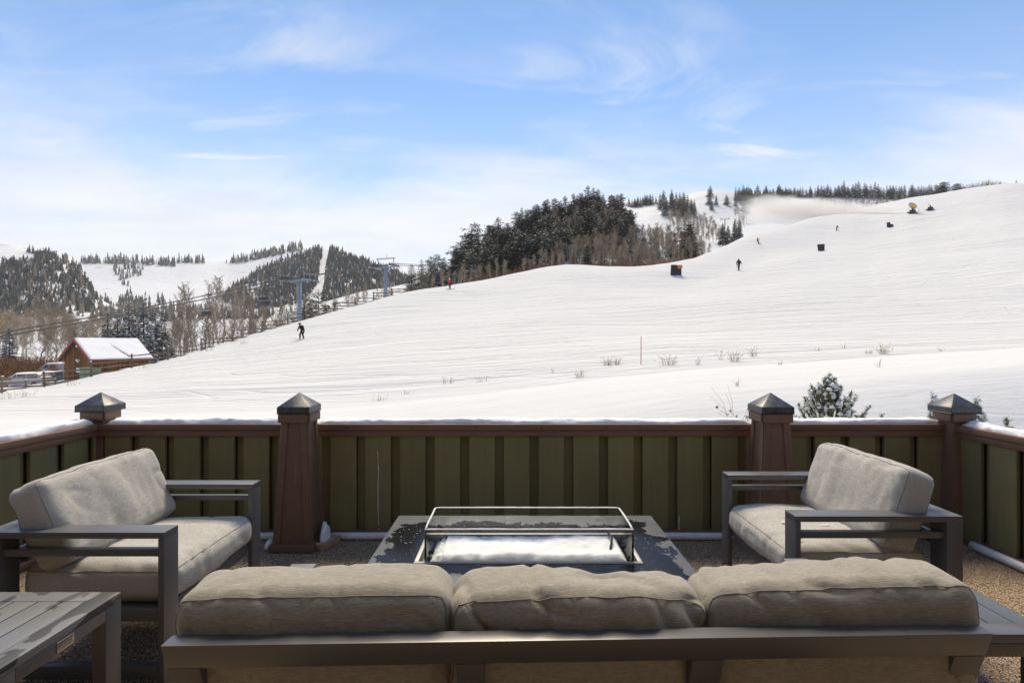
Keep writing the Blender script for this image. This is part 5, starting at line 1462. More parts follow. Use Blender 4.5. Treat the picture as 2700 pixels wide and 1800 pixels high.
lift_tower(T3, zT3, 'lift tower crossarm showing among the aspens of the wooded hill', False, 11.0, dirv=ld)
nrm = Vector((-ld.y, ld.x, 0)).normalized()
stations = [(T0, zT0), (T1, zT1 + 0.55), (T2, zT2 + 0.55), (T3, zT3 + 0.55)]
def rope_pt(sgn, i, f):
    (a, za), (b, zb) = stations[i], stations[i + 1]; L = (b - a).length
    p = a.lerp(b, f) + nrm * (2.25 * sgn); p.z = za + (zb - za) * f - 4 * f * (1 - f) * L * 0.012
    return p
for sgn, lb in ((-1, 'chairlift haul rope on the far side of the towers'), (1, 'chairlift haul rope on the near side of the towers')):
    pts = []
    for i in range(3):
        for k in range(20): pts.append(rope_pt(sgn, i, k / 20))
    o = Vector(pts[0]); mb = MB(); mb.tube([p - o for p in pts], 0.075, 5)
    tag(mb.build('haul_rope', 'lift_dark', loc=o), lb, 'cable', 'haul ropes of the chairlift')
def chair_proto():
    r = empty('lift_chair', (0, 0, 0), 0, '-', 'lift chair', 'chairs hanging on the lift')
    mb = MB(); mb.tube([(0, 0, 0.05), (0, 0.0, -0.3), (0, 0.35, -0.9), (0, 0.35, -2.2)], [0.05, 0.05, 0.045, 0.045], 6); mb.build('hanger', 'lift_dark', r, smooth=True)
    bar(r, 'grip', -0.3, 0.3, -0.1, 0.1, -0.1, 0.12, 'lift_dark', bev=0.02)
    mb = MB(); mb.tube([(-0.5, -0.95, -3.25), (-0.35, -0.95, -2.25), (-0.35, 0.95, -2.25), (-0.5, 0.95, -3.25)], 0.035, 6); mb.build('frame', 'lift_dark', r)
    bar(r, 'seat', -0.95, -0.45, -0.92, 0.92, -3.32, -3.22, 'lift_dark', bev=0.03); bar(r, 'back', -0.46, -0.38, -0.92, 0.92, -3.1, -2.55, 'lift_dark', bev=0.03)
    mb = MB(); mb.tube([(-0.4, -0.9, -2.4), (-1.1, -0.9, -2.6), (-1.1, 0.9, -2.6), (-0.4, 0.9, -2.4)], 0.03, 6); mb.build('safety_bar', 'galvanised', r)
    return r
ch0 = chair_proto()
spots = [(1, 0, 0.70, 'empty lift chair hanging nearest the snowy spruces'), (-1, 0, 0.83, 'empty lift chair on the far rope left of the nearer tower'), (1, 0, 0.90, 'empty lift chair just left of the nearer lift tower'), (1, 2, 0.32, 'empty lift chair in front of the aspens, left of the pair'), (-1, 2, 0.35, 'empty lift chair in front of the aspens, right of the pair'), (1, 2, 0.12, 'empty lift chair just right of the gantry tower')]
for i, (sg, st, f, lb) in enumerate(spots):
    c = ch0 if i == 0 else copy_tree(ch0); c.location = rope_pt(sg, st, f); c.rotation_euler = (0, 0, math.atan2(ld.y, ld.x)); c['label'] = lb
# small far lift on the upper runs
for i, (x, ytop, Y, h, lb) in enumerate([(1665, 503, 300, 10, 'thin far lift tower in the snowy gap right of the wooded hill'), (1702, 490, 360, 9, 'slim far lift tower beside the frosted aspens'), (1826, 455, 560, 9, 'tiny far lift tower above the blown snow'), (2097 * 0 + 1777, 470, 480, 9, 'tiny far lift tower in front of the conifer clump')]):
    lift_tower(Vector((bx(x, Y), Y, 0)), up(ytop, Y), lb, False, h, 'far lift towers', Vector((0.25, 1, 0)), 0.8)

# ---- padded barriers on the piste
def pad(x, y, w, h, tilts, label, sign=False):
    P = piste.hit(x, y); k = P.y / FV
    r = empty('padded_barrier', P, 0, label, 'barrier', 'black padded barriers on the piste')
    n = len(tilts); pw = w * k / n
    for i, (tl, hh) in enumerate(tilts):
        mb = MB(); x0 = -w * k / 2 + i * pw
        mb.box(0.02, pw - 0.02, -0.12, 0.12, -0.1, h * k * hh)
        o = mb.build('pad', 'pad_black', r, loc=(x0, 0.15 * i, 0), rot=(0, R(tl), R(-12 + 20 * i)), bevel=0.05)
        for z in (0.25, 0.7): bar(o, 'strap', 0.015, pw - 0.015, -0.128, -0.121, h * k * hh * z, h * k * hh * z + 0.05, 'lift_dark', bev=0)
    if sign:
        s = bar(r, 'orange_sign', 0.12, w * k / 2 - 0.05, -0.36, -0.33, h * k * 0.62, h * k * 0.95, 'sign_orange', bev=0.005)
        for q in range(2): bar(s, 'printed_line', 0.22, w * k / 2 - 0.16, -0.3645, -0.361, h * k * (0.84 - 0.1 * q), h * k * (0.87 - 0.1 * q), 'lift_dark', bev=0)
pad(1553, 632, 27, 24, [(3, 1), (0, 0.96)], 'black padded barrier with orange sign, lowest on the piste', True)
pad(1887, 576, 16, 16, [(-8, 0.9), (2, 1.0)], 'plain black padded barrier between hiker and snow guns')
pad(2045, 522, 15, 11, [(-6, 1.0), (12, 0.75)], 'two black pads leaning apart, topmost on the piste')

# ---- snow guns
def snow_gun(x, y, s, label, yellow):
    P = piste.hit(x, y); r = empty('snow_gun', P, R(200), label, 'snow gun', 'snow guns near the crest'); r.scale = (s, s, s)
    bar(r, 'sled', -1.2, 1.2, -0.55, 0.55, 0.05, 0.3, 'lift_dark', bev=0.05); bar(r, 'motor_box', -0.6, 0.5, -0.4, 0.4, 0.301, 0.85, 'pad_black', bev=0.05)
    mb = MB(); mb.tube([(0, 0, 0.85), (0, 0, 1.35)], 0.14, 10); mb.build('mast', 'lift_dark', r)
    if yellow:
        d = Vector((1, 0.1, 0.35)).normalized(); c = Vector((0, 0, 1.85))
        mb = MB(); mb.tube([c - d * 0.85, c - d * 0.75, c + d * 0.35, c + d * 0.8], [0.5, 0.62, 0.6, 0.46], 18); mb.build('fan_barrel', 'gun_yellow', r, bevel=0.02)
        mb = MB(); mb.tube([c + d * 0.8, c + d * 0.9], [0.48, 0.48], 18); mb.build('nozzle_ring', 'galvanised', r)
        mb = MB(); mb.tube([c - d * 0.86, c - d * 0.9], [0.5, 0.5], 18); mb.build('intake_grille', 'lift_dark', r)
        mb = MB(); mb.tube([(-1.5, 0.5, 0), (-1.5, 0.5, 1.3)], 0.03, 5); mb.build('marker_pole', 'stake', r)
    else:
        mb = MB(); mb.tube([(-0.8, 0, 0.7), (0.2, 0, 1.4), (1.0, 0, 0.8)], 0.06, 6); mb.build('tow_frame', 'galvanised', r)
        mb = MB(); mb.tube([(0.6, 0, 0.8), (0.6, 0, 1.9)], 0.04, 5); mb.build('antenna', 'lift_dark', r)
        bar(r, 'seat', -0.9, -0.1, -0.25, 0.25, 0.86, 1.05, 'white_metal', bev=0.05)
    return P
GUN = snow_gun(2096, 490, 1.25, 'yellow fan snow gun on a dark sled near the crest', True)
snow_gun(2137, 483, 1.1, 'low dark machine with a mast, right of the yellow snow gun', False)
# crest: small groomer-like vehicle and power poles
Y = 214
P = Vector((bx(2312, Y), Y, up(440, Y))); r = empty('crest_vehicle', P, R(10), 'small dark vehicle parked on the skyline at far right', 'vehicle')
bar(r, 'tracks', -1.6, 1.6, -0.9, 0.9, -0.3, 0.5, 'lift_dark', bev=0.1); bar(r, 'cab', -0.9, 1.0, -0.8, 0.8, 0.501, 1.7, 'car_glass', bev=0.12); bar(r, 'cab_roof', -0.95, 1.05, -0.85, 0.85, 1.701, 1.82, 'lift_dark', bev=0.05)
for i, (x, h, lb) in enumerate([(2334, 4.2, 'wooden pole with a crosspiece on the skyline at far right'), (2346, 2.6, 'short wooden pole at the far right end of the skyline')]):
    r = empty('wooden_pole', (bx(x, Y), Y, up(438, Y) - 0.5), 0, lb, 'pole')
    mb = MB(); mb.tube([(0, 0, 0), (0, 0, h + 0.5)], 0.13, 6); mb.build('shaft', 'grey_rail', r)
    mb = MB(); mb.tube([(-0.7, 0, h * 0.85), (0.7, 0, h * 0.9)], 0.08, 5); mb.build('crosspiece', 'grey_rail', r)

# ---- marker stake, dry plants
P = piste.hit(1472, 836)
mb = MB(); mb.tube([(0, 0, -0.2), (0.01, 0, P.y * 64 / FV)], [0.018, 0.014], 7); tag(mb.build('marker_stake', 'stake', loc=P), 'thin reddish marker stake standing in the snow', 'stake')
def weed(P, h, w, n, seed, label, group, head=True):
    q = random.Random(seed); mb = MB()
    for i in range(int(n * 1.5)):
        a = q.uniform(0, 6.28); b = Vector((math.cos(a), math.sin(a) * 0.6, 0)) * q.uniform(0, w * 0.45); d = Vector((math.cos(a), math.sin(a), 0)) * q.uniform(0.0, 0.6) * h + Vector((q.uniform(-.1, .1) * h, 0, 0))
        hh = h * (0.25 + 0.75 * q.random() ** 1.5); m1 = b + d * 0.35 + Vector((0, 0, hh * 0.6)); e = b + d + Vector((0, 0, hh))
        t = 0.0022 + P[1] * 0.00011
        mb.tube([b + Vector((0, 0, -0.05)), m1, e], [t, t * 0.8, t * 0.5], 3, cap=False)
        if head:
            for k in range(4):
                c = m1.lerp(e, q.uniform(0.3, 1)); s = h * q.uniform(0.02, 0.045) + 0.003
                v = Vector((q.uniform(-1, 1), q.uniform(-1, 1), q.uniform(0.2, 1))).normalized() * s * 1.6; nn = v.cross(Vector((0.3, 0.8, 0.4))).normalized() * s * 0.4
                mb.add([c - nn, c + nn, c + v], [(0, 1, 2)])
    tag(mb.build('dry_plant', 'dry_grass', loc=P, fix=False), label, 'plant', group)
near_lb = {0: 'dry tan grass tuft left of the marker stake', 1: 'second tan tuft between marker stake and the first', 2: 'pale dry plant just right of the marker stake', 3: 'small dry sprig right of the pale plant by the stake'}
ws = [(1398, 838, 22, 26, 26, near_lb[0]), (1418, 837, 20, 18, 18, near_lb[1]), (1535, 838, 26, 36, 26, near_lb[2]), (1603, 838, 22, 14, 8, near_lb[3]),
      (1655, 826, 30, 8, 5, 'tall thin dry stem left of the bushy tan tuft'), (1687, 830, 26, 36, 26, 'bushy tan tuft right of the tall thin stem'), (1732, 818, 28, 16, 14, 'upright brown plant above the bushy tan tuft'), (2028, 812, 26, 22, 26, 'dense brown plant highest on the bank at right'), (1995, 812, 12, 24, 14, 'low tan tuft left of the dense brown plant'),
      (2020, 843, 20, 8, 4, 'pair of dark stalks below the dense brown plant'), (1693, 886, 17, 8, 6, 'small single weed on the open snow above the pillar cap'), (1333, 866, 18, 26, 18, 'dry tuft at the lip of the bank, centre'), (1270, 856, 14, 6, 4, 'thin sprig above the tuft at the lip of the bank'), (1030, 880, 16, 28, 12, 'scattered dry stalks on the slope, centre left'),
      (1105, 876, 14, 30, 10, 'low sparse stalks right of the scattered ones'), (1880, 806, 12, 20, 7, 'faint thin weeds high on the bank'), (1940, 800, 12, 8, 4, 'single faint weed right of the faint thin ones'), (870, 920, 16, 40, 12, 'sparse stalks in the hollow left of centre'), (935, 905, 12, 30, 10, 'short stalks in the hollow below the scattered ones'), (1790, 838, 12, 16, 6, 'few pale stems below the upright brown plant'), (2160, 806, 10, 20, 6, 'faint stalks on the bank towards the right edge')]
for i, (x, y, hv, wv, n, lb) in enumerate(ws):
    P = piste.hit(x, y); k = P.y / FV; weed(P, hv * k, wv * k, n, 70 + i, lb, 'dry plants sticking out of the snow')
P = Vector((bx(1690, 8.5), 8.5, piste.z(bx(1690, 8.5), 8.5))); weed(P, 0.72, 0.45, 5, 99, 'tall dry stalks just behind the rail, left of the pillar cap', 'dry plants sticking out of the snow', False)
P = Vector((bx(1716, 8.2), 8.2, piste.z(bx(1716, 8.2), 8.2))); weed(P, 0.85, 0.12, 2, 98, 'taller dark seed stalks touching the pillar cap', 'dry plants sticking out of the snow')
for i, (x, y) in enumerate([(30, 915), (60, 910), (165, 885), (330, 845), (480, 806), (560, 790)]):
    P = piste.hit(x, y); weed(P, 0.5, 0.9, 10, 120 + i, 'thin dry weeds at the foot of the rail fence', 'weeds along the rail fence')

# ---- young pine behind the rail, snowy twigs behind the right corner post
def pine_shrub(P, h, w, n, seed, label, snow_p):
    q = random.Random(seed); r = empty('young_pine', P, 0, label, 'shrub')
    st, nd, sn, bd = MB(), MB(), MB(), MB()
    st.tube([(0, 0, -0.2), (0, 0, h * 0.8)], [0.03, 0.012], 6)
    for i in range(n):
        f = (i + 0.5) / n; a = i * 2.399; zb = h * (0.10 + 0.85 * f); rad = w * 0.5 * (1 - f) ** 0.62 * q.uniform(0.3, 1.1)
        if i >= n - 2: rad = 0.0
        base = Vector((math.cos(a) * rad * 0.8, math.sin(a) * rad * 0.8, zb - 0.10)); tip = Vector((math.cos(a) * rad, math.sin(a) * rad, zb + q.uniform(0.02, 0.07)))
        st.tube([(0, 0, max(0, zb - 0.25 * h)), base, tip], [0.008, 0.006, 0.004], 4, cap=False)
        ax = (tip - base); L = ax.length; ax.normalize()
        p_ = ax.cross(Vector((0.31, 0.2, 0.9))).normalized(); p2 = ax.cross(p_)
        for k in range(110):
            t = q.random(); b = base.lerp(tip, t); an = q.uniform(0, 6.28); d = (ax * q.uniform(0.5, 1.0) + (p_ * math.cos(an) + p2 * math.sin(an)) * 0.8).normalized()
            l = q.uniform(0.04, 0.065); nn = d.cross(ax).normalized() * 0.006
            nd.add([b - nn, b + nn, b + d * l], [(0, 1, 2)])
        if q.random() < 0.5: bd.tube([tip, tip + ax * 0.035], [0.010, 0.004], 5)
        for k in range(5):
            if q.random() < snow_p:
                c = base.lerp(tip, q.uniform(0.2, 0.95)) + Vector((q.uniform(-.02, .02), q.uniform(-.03, .0), 0.02)); s = q.uniform(0.016, 0.038)
                vs = [c + Vector((math.cos(z) * s, math.sin(z) * s, 0)) for z in (0, 1.05, 2.1, 3.14, 4.2, 5.2)] + [c + Vector((0, 0, s * 0.9)), c + Vector((0, 0, -s * 0.5))]
                sn.add(vs, [(j, (j + 1) % 6, 6) for j in range(6)] + [((j + 1) % 6, j, 7) for j in range(6)])
    st.build('stems', 'conifer_bark', r, fix=False); o = nd.build('needles', 'pine_needle', r, fix=False); o = sn.build('snow_tufts', 'snow_clump', r, smooth=True, fix=False); o['kind'] = 'stuff'
    o = bd.build('buds', 'bud_brown', r, fix=False); o['kind'] = 'stuff'
def gz(xv, Y): X = bx(xv, Y); return Vector((X, Y, piste.z(X, Y)))
P = gz(1905, 6.6); pine_shrub(P, up(857, 6.6) - P.z, 1.75, 230, 31, 'young snow-dusted pine growing just behind the right half of the front rail', 0.8)
P = gz(2025, 6.3); pine_shrub(P, up(938, 6.3) - P.z, 0.4, 10, 36, 'small pine shoot right of the young snow-dusted pine', 0.5)
for (xv, yt, Y, w, n, sd, lb) in [(2143, 899, 6.0, 0.42, 34, 33, 'snow-laden spruce twigs showing left of the right corner post cap'), (2243, 908, 5.8, 0.5, 40, 37, 'snow-laden spruce twigs showing right of the right corner post cap'), (2312, 955, 5.5, 0.7, 40, 34, 'low snow-covered spruce twigs behind the right side rail')]:
    P = gz(xv, Y); pine_shrub(P, up(yt, Y) - P.z, w, n, sd, lb, 1.0)

# ------------------------------------------------------------------ people
def skin_body(name, joints, bones, parent, mats, pick):
    """one continuous figure grown over a posed skeleton"""
    names = list(joints); idx = {n: i for i, n in enumerate(names)}
    me = bpy.data.meshes.new(name); me.from_pydata([joints[n][0] for n in names], [(idx[a], idx[b]) for a, b in bones], [])
    o = bpy.data.objects.new('tmp_body', me); COL.objects.link(o)
    md = o.modifiers.new('Skin', 'SKIN'); md.use_smooth_shade = True
    sv = me.skin_vertices[0].data
    for n in names:
        r = joints[n][1]; sv[idx[n]].radius = (r, r) if not isinstance(r, tuple) else r
    sv[idx['pelvis']].use_root = True
    sd = o.modifiers.new('Subsurf', 'SUBSURF'); sd.levels = 2; sd.render_levels = 2
    dg = bpy.context.evaluated_depsgraph_get()
    out = bpy.data.meshes.new_from_object(o.evaluated_get(dg)); out.name = name
    bpy.data.objects.remove(o)
    out.materials.clear()
    for m_ in mats: out.materials.append(MT[m_])
    for p in out.polygons: p.material_index = pick(p.center); p.use_smooth = True
    return link(name, out, parent)
BONES = [('pelvis', 'spine'), ('spine', 'chest'), ('chest', 'neck'), ('neck', 'head'), ('head', 'crown')]
for s_ in 'lr':
    BONES += [('chest', s_ + 'sh'), (s_ + 'sh', s_ + 'el'), (s_ + 'el', s_ + 'wr'), (s_ + 'wr', s_ + 'ha'), ('pelvis', s_ + 'hip'), (s_ + 'hip', s_ + 'kn'), (s_ + 'kn', s_ + 'an'), (s_ + 'an', s_ + 'toe')]
def person(P, yaw, scale, label, pose, colors, extras):
    """faces local -y; pose: dict of joint positions (metres, 1.75 m tall figure)"""
    r = empty('person', P, yaw, label, 'person', 'people on the piste'); r.scale = (scale,) * 3
    base = {'pelvis': ((0, 0, 0.95), 0.145), 'spine': ((0, 0, 1.13), 0.15), 'chest': ((0, 0, 1.34), 0.165), 'neck': ((0, -0.01, 1.5), 0.07), 'head': ((0, -0.03, 1.6), 0.095), 'crown': ((0, -0.02, 1.70), 0.085)}
    for s, sg in (('l', 1), ('r', -1)):
        base.update({s + 'sh': ((0.2 * sg, 0, 1.41), 0.085), s + 'el': ((0.28 * sg, 0, 1.15), 0.065), s + 'wr': ((0.29 * sg, -0.12, 0.95), 0.045), s + 'ha': ((0.29 * sg, -0.15, 0.87), 0.045),
                     s + 'hip': ((0.1 * sg, 0, 0.88), 0.115), s + 'kn': ((0.13 * sg, -0.03, 0.5), 0.085), s + 'an': ((0.14 * sg, 0, 0.11), 0.07), s + 'toe': ((0.14 * sg, -0.16, 0.06), 0.05)})
    for k, v in pose.items(): base[k] = (v, base[k][1])
    hd = Vector(base['head'][0]); hip = base['pelvis'][0][2]; wr = [Vector(base['lha'][0]), Vector(base['rha'][0])]
    j, pn, gl, boot = colors
    def pick(c):
        if (c - hd).length < 0.17 and c.z > base['neck'][0][2]: return 2
        if min((c - w).length for w in wr) < 0.11: return 3
        if c.z < 0.16: return 4
        return 0 if c.z > hip - 0.02 and True else 1
    body = skin_body('body', base, BONES, r, [j, pn, 'skin', gl, boot], pick)
    # face: nose, goggles band; headgear
    f = Vector((0, -1, 0)); rot = extras.get('look', 0); f = Vector((math.sin(rot), -math.cos(rot), -0.05))
    mb = MB(); sd = Vector((f.y, -f.x, 0)).normalized()
    nb = hd + f * 0.095; mb.add([nb + Vector((0, 0, 0.03)), nb + sd * 0.018 - Vector((0, 0, 0.015)), nb - sd * 0.018 - Vector((0, 0, 0.015)), nb + f * 0.03 - Vector((0, 0, 0.01))], [(0, 1, 3), (0, 3, 2), (1, 2, 3)]); mb.build('nose', 'skin', body)
    bm = bmesh.new(); bmesh.ops.create_uvsphere(bm, u_segments=14, v_segments=9, radius=0.135)
    for v in bm.verts: v.co.z = max(v.co.z, -0.02); v.co.y *= 1.08
    me = bpy.data.meshes.new('helmet'); bm.to_mesh(me); bm.free(); me.materials.append(MT[extras['hat']]); me.polygons.foreach_set('use_smooth', [True] * len(me.polygons))
    link('helmet', me, r, hd + Vector((0, 0.0, 0.055)), (R(8), 0, 0))
    mb = MB()
    for k in range(7):
        a = rot + R(-60 + 20 * k); d = Vector((math.sin(a), -math.cos(a), 0)); mb.v += [tuple(hd + d * 0.128 + Vector((0, 0, 0.0))), tuple(hd + d * 0.128 + Vector((0, 0, 0.055)))]
    mb.f = [(2 * k, 2 * k + 2, 2 * k + 3, 2 * k + 1) for k in range(6)]; mb.mi = [0] * 6; mb.build('goggles', 'car_glass', r, fix=False)
    for w, sg in ((wr[0], 1), (wr[1], -1)):      # mitten thumbs
        mb = MB(); mb.tube([w + Vector((-0.03 * sg, -0.02, 0.02)), w + Vector((-0.065 * sg, -0.05, -0.01))], [0.02, 0.014], 6); mb.build('thumb', gl, r, smooth=True)
    if 'skis' in extras:
        yaw2, col = extras['skis']
        for s, sg in (('l', 1), ('r', -1)):
            a = base[s + 'an'][0]; mb = MB(); M = Matrix.Rotation(yaw2, 4, 'Z')
            for t in range(9):
                y = -0.85 + 1.65 * t / 8; w = 0.05 if 0 < t < 8 else 0.03; z = 0.012 + (0.09 if t == 0 else 0.02 if t == 1 else 0)
                for e in (-1, 1):
                    p = M @ Vector((e * w, y, 0)); mb.v += [(a[0] + p.x, a[1] + p.y, z + a[2] - 0.11), (a[0] + p.x, a[1] + p.y, z + 0.02 + a[2] - 0.11)]
            for t in range(8):
                b = 4 * t; mb.f += [(b + 1, b + 3, b + 7, b + 5), (b, b + 4, b + 6, b + 2), (b, b + 1, b + 5, b + 4), (b + 2, b + 6, b + 7, b + 3)]
            mb.f += [(0, 2, 3, 1), (32, 33, 35, 34)]; mb.mi = [0] * len(mb.f); mb.build('ski', col, r)
    for (s, tip) in extras.get('poles', []):
        h = Vector(base[s + 'ha'][0]); mb = MB(); mb.tube([h + (h - Vector(tip)).normalized() * 0.12, tip], [0.014, 0.009], 6); po = mb.build('pole', 'ski_dark', r)
        d = (h - Vector(tip)).normalized(); mb = MB(); mb.tube([Vector(tip) + d * 0.08, Vector(tip) + d * 0.09], 0.05, 8); mb.build('basket', 'ski_dark', po)
    if 'pack' in extras:
        c = Vector(base['chest'][0]).lerp(Vector(base['spine'][0]), 0.45)
        o = bar(r, 'backpack', c.x - 0.17, c.x + 0.17, c.y + 0.13, c.y + 0.34, c.z - 0.27, c.z + 0.26, extras['pack'], bev=0.06); bar(o, 'pack_pocket', c.x - 0.12, c.x + 0.12, c.y + 0.341, c.y + 0.39, c.z - 0.2, c.z + 0.02, extras['pack'], bev=0.02)
    return r
def lower(d, dz, dy=0):
    return {k: (v[0], v[1] + dy, v[2] + dz) for k, v in d.items()}
P = piste.hit(694, 779)
person(P, R(-20), P.y * 38 / FV / 1.55, 'skier in black with pale yellow gloves, crouching down the lower piste',
       dict(pelvis=(0, 0.10, 0.80), spine=(0.02, 0.0, 0.98), chest=(0.02, -0.14, 1.16), neck=(0.0, -0.24, 1.29), head=(-0.01, -0.30, 1.37), crown=(-0.01, -0.30, 1.47), lsh=(0.21, -0.14, 1.22), rsh=(-0.19, -0.15, 1.21),
            lel=(0.32, -0.16, 0.98), rel=(-0.27, -0.2, 0.96), lwr=(0.33, -0.25, 0.78), rwr=(-0.24, -0.33, 0.80), lha=(0.33, -0.27, 0.70), rha=(-0.23, -0.37, 0.73), lhip=(0.11, 0.08, 0.74), rhip=(-0.11, 0.06, 0.74), lkn=(0.16, -0.14, 0.44), rkn=(-0.14, -0.16, 0.42), lan=(0.22, 0.0, 0.13), ran=(-0.2, -0.02, 0.11), ltoe=(0.19, -0.17, 0.08), rtoe=(-0.24, -0.18, 0.06)),
       ('jacket_black', 'pants_dark', 'glove_yellow', 'ski_dark'), dict(hat='helmet_black', skis=(R(-38), 'ski_pale'), look=R(-12)))
P = piste.hit(1033, 664)
person(P, R(10), P.y * 24 / FV / 1.72, 'person in a red jacket and white helmet at the left edge of the piste',
       dict(lel=(0.3, 0.02, 1.16), lwr=(0.2, -0.16, 1.08), lha=(0.15, -0.2, 1.06), rel=(-0.3, 0.02, 1.16), rwr=(-0.27, -0.14, 0.98), rha=(-0.26, -0.18, 0.91), lan=(0.10, 0, 0.11), ran=(-0.08, 0, 0.11), lkn=(0.1, -0.05, 0.5), rkn=(-0.08, -0.05, 0.5)),
       ('jacket_red', 'pants_dark', 'jacket_black', 'ski_dark'), dict(hat='helmet_white', skis=(R(70), 'ski_dark')))
P = piste.hit(1697, 622)
person(P, R(170), P.y * 28 / FV / 1.76, 'hiker in dark clothes with green pack and pole, walking uphill',
       dict(spine=(0, -0.03, 1.13), chest=(0, -0.08, 1.33), neck=(0, -0.13, 1.48), head=(0, -0.17, 1.57), crown=(0, -0.17, 1.67), lel=(0.3, 0.0, 1.15), lwr=(0.27, -0.1, 0.95), lha=(0.26, -0.13, 0.88), rel=(-0.30, -0.12, 1.17), rwr=(-0.45, -0.3, 1.08), rha=(-0.5, -0.35, 1.06), lan=(0.08, 0.14, 0.12), ran=(-0.06, -0.08, 0.11), lkn=(0.08, -0.02, 0.5), rkn=(-0.07, -0.12, 0.52), ltoe=(0.08, -0.02, 0.06), rtoe=(-0.06, -0.24, 0.06)),
       ('jacket_black', 'pants_grey', 'jacket_black', 'ski_dark'), dict(hat='jacket_olive', pack='jacket_olive', poles=[('r', (-0.56, -0.42, 0.0)), ('l', (0.4, 0.12, 0.02))], look=0))
P = piste.hit(1740, 560)
person(P, R(15), P.y * 15 / FV / 1.7, 'small skier in a red jacket, leaning into a turn above the hiker',
       dict(pelvis=(0.05, 0.08, 0.86), spine=(0.02, 0.0, 1.03), chest=(-0.03, -0.1, 1.22), neck=(-0.06, -0.16, 1.37), head=(-0.07, -0.2, 1.47), crown=(-0.07, -0.2, 1.57), lsh=(0.17, -0.08, 1.28), rsh=(-0.23, -0.1, 1.27), lel=(0.34, -0.12, 1.1), rel=(-0.38, -0.15, 1.07), lwr=(0.38, -0.28, 1.0), rwr=(-0.4, -0.32, 0.95), lha=(0.38, -0.33, 0.97), rha=(-0.4, -0.38, 0.92), lhip=(0.15, 0.05, 0.8), rhip=(-0.05, 0.05, 0.8), lkn=(0.24, -0.1, 0.46), rkn=(0.06, -0.1, 0.44), lan=(0.36, 0.0, 0.11), ran=(0.16, 0, 0.11), ltoe=(0.36, -0.16, 0.06), rtoe=(0.16, -0.16, 0.06)),
       ('jacket_red', 'pants_dark', 'jacket_black', 'ski_dark'), dict(hat='jacket_red', skis=(R(12), 'ski_dark'), poles=[('l', (0.75, 0.2, 0.3)), ('r', (-0.7, 0.2, 0.3))]))
P = piste.hit(1921, 530)
person(P, R(25), 1.0, 'tiny distant skier leaning hard, between the barriers near the crest',
       dict(pelvis=(0.16, 0.08, 0.84), spine=(0.22, 0.0, 1.0), chest=(0.28, -0.08, 1.18), neck=(0.33, -0.12, 1.32), head=(0.36, -0.15, 1.41), crown=(0.37, -0.15, 1.5), lsh=(0.48, -0.05, 1.2), rsh=(0.1, -0.08, 1.27), lel=(0.6, -0.1, 1.0), rel=(-0.05, -0.15, 1.1), lwr=(0.6, -0.28, 0.92), rwr=(-0.1, -0.3, 0.98), lha=(0.6, -0.32, 0.88), rha=(-0.1, -0.34, 0.95), lhip=(0.25, 0.05, 0.78), rhip=(0.06, 0.05, 0.8), lkn=(0.2, -0.1, 0.45), rkn=(0.0, -0.1, 0.45), lan=(0.1, 0, 0.11), ran=(-0.12, 0, 0.11), ltoe=(0.1, -0.16, 0.06), rtoe=(-0.12, -0.16, 0.06)),
       ('jacket_olive', 'pants_dark', 'jacket_black', 'ski_dark'), dict(hat='helmet_black', skis=(R(30), 'ski_dark')))

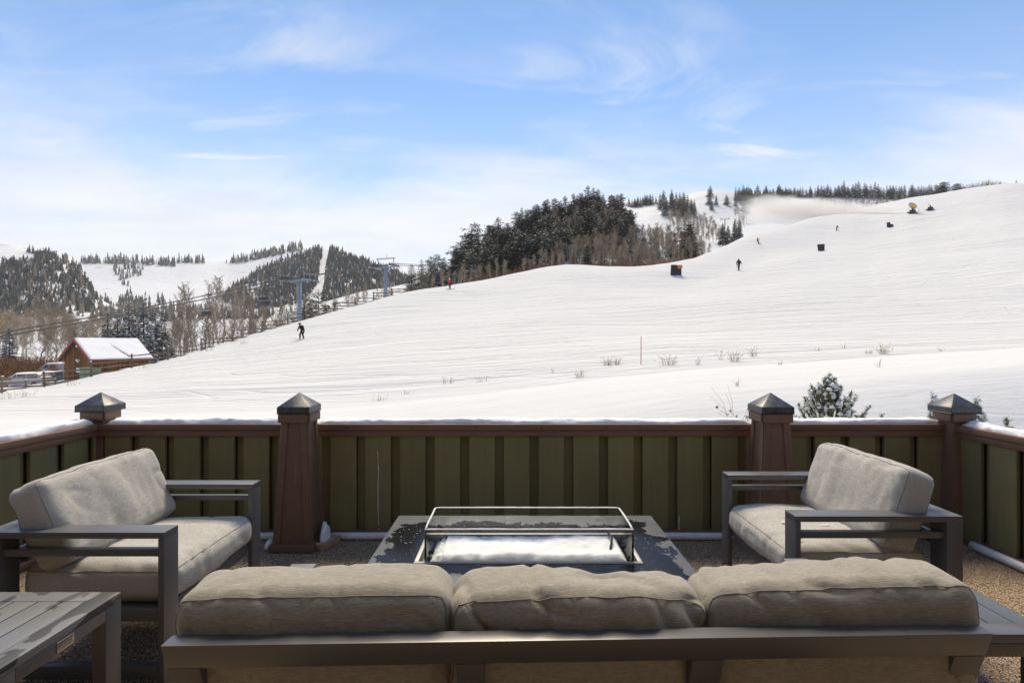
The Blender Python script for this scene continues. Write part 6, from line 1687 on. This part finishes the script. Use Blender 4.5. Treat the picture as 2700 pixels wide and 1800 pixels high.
# ------------------------------------------------------------------ blown snow from the gun
def plume():
    a = N('snow_mist', 1.0); t = a.t; t.nodes.remove(a.b)
    out = [n for n in t.nodes if n.type == 'OUTPUT_MATERIAL'][0]
    vol = a.n('ShaderNodeVolumePrincipled'); vol.inputs['Color'].default_value = (0.97, 0.95, 0.92, 1); vol.inputs['Anisotropy'].default_value = 0.1
    tc_ = a.n('ShaderNodeTexCoord').outputs['Object']
    sp = a.n('ShaderNodeSeparateXYZ'); a.l(tc_, sp.inputs[0])
    # object space: x runs 0..1 downwind, y and z across in units of the cone's radius
    r2 = a.math('ADD', a.math('MULTIPLY', sp.outputs[1], sp.outputs[1]), a.math('MULTIPLY', sp.outputs[2], sp.outputs[2]))
    rad = a.math('SQRT', r2)
    cone = a.math('ADD', a.math('MULTIPLY', a.math('POWER', a.math('MAXIMUM', sp.outputs[0], 0.0), 0.7), 0.92), 0.05)
    rel = a.math('DIVIDE', rad, cone)
    mp = a.n('ShaderNodeMapping'); a.l(tc_, mp.inputs[0]); mp.inputs['Scale'].default_value = (9, 2.6, 2.6)
    nz = a.noise(mp.outputs[0], 1.0, 4, 0.6, 0.4)
    core = a.rng(a.math('ADD', rel, a.math('MULTIPLY', a.math('SUBTRACT', nz, 0.5), 1.1)), 0.3, 0.95, 1, 0, True)
    fade = a.rng(sp.outputs[0], 0.35, 1.0, 1, 0.0, True)
    den = a.math('MULTIPLY', a.math('MULTIPLY', core, fade), 0.5)
    a.l(den, vol.inputs['Density']); t.links.new(vol.outputs[0], out.inputs['Volume'])
    MT['snow_mist'] = a.m
    A = GUN + Vector((-0.5, 3, 2.2)); B = Vector((bx(1690, 250), 250, up(480, 250)))
    d = B - A; L = d.length; d.normalize(); s = Vector((-d.y, d.x, 0)).normalized(); u = s.cross(d); u = u if u.z > 0 else -u
    mb = MB(); n = 20
    for i in range(13):
        x = -0.01 + 1.01 * i / 12; rr = 0.08 + 0.97 * max(0, x) ** 0.7
        for k in range(n):
            th = 6.28318 * k / n; mb.v.append((x, rr * math.cos(th), rr * math.sin(th)))
    for i in range(12):
        for k in range(n): mb.f.append((i * n + k, i * n + (k + 1) % n, (i + 1) * n + (k + 1) % n, (i + 1) * n + k)); mb.mi.append(0)
    mb.f += [tuple(range(n))[::-1], tuple(12 * n + k for k in range(n))]; mb.mi += [0, 0]
    o = mb.build('blown_snow', 'snow_mist')
    RR = 9.0
    M = Matrix((( d.x * L, s.x * RR, u.x * RR, A.x), (d.y * L, s.y * RR, u.y * RR, A.y), (d.z * L, s.z * RR, u.z * RR, A.z), (0, 0, 0, 1)))
    o.matrix_world = M
    tag(o, 'cloud of artificial snow blown leftwards from the yellow snow gun', 'snow cloud', kind='stuff')
plume()

# ------------------------------------------------------------------ thin winter haze
def haze():
    a = N('haze_air', 1.0); t = a.t; t.nodes.remove(a.b)
    out = [n for n in t.nodes if n.type == 'OUTPUT_MATERIAL'][0]
    vol = a.n('ShaderNodeVolumePrincipled'); vol.inputs['Color'].default_value = (0.93, 0.95, 1.0, 1); vol.inputs['Density'].default_value = 0.00009; vol.inputs['Anisotropy'].default_value = 0.0
    t.links.new(vol.outputs[0], out.inputs['Volume']); MT['haze_air'] = a.m
    mb = MB(); mb.box(-3000, 3000, -60, 1760, -61.5, 420)
    tag(mb.build('haze', 'haze_air'), kind='stuff')
haze()
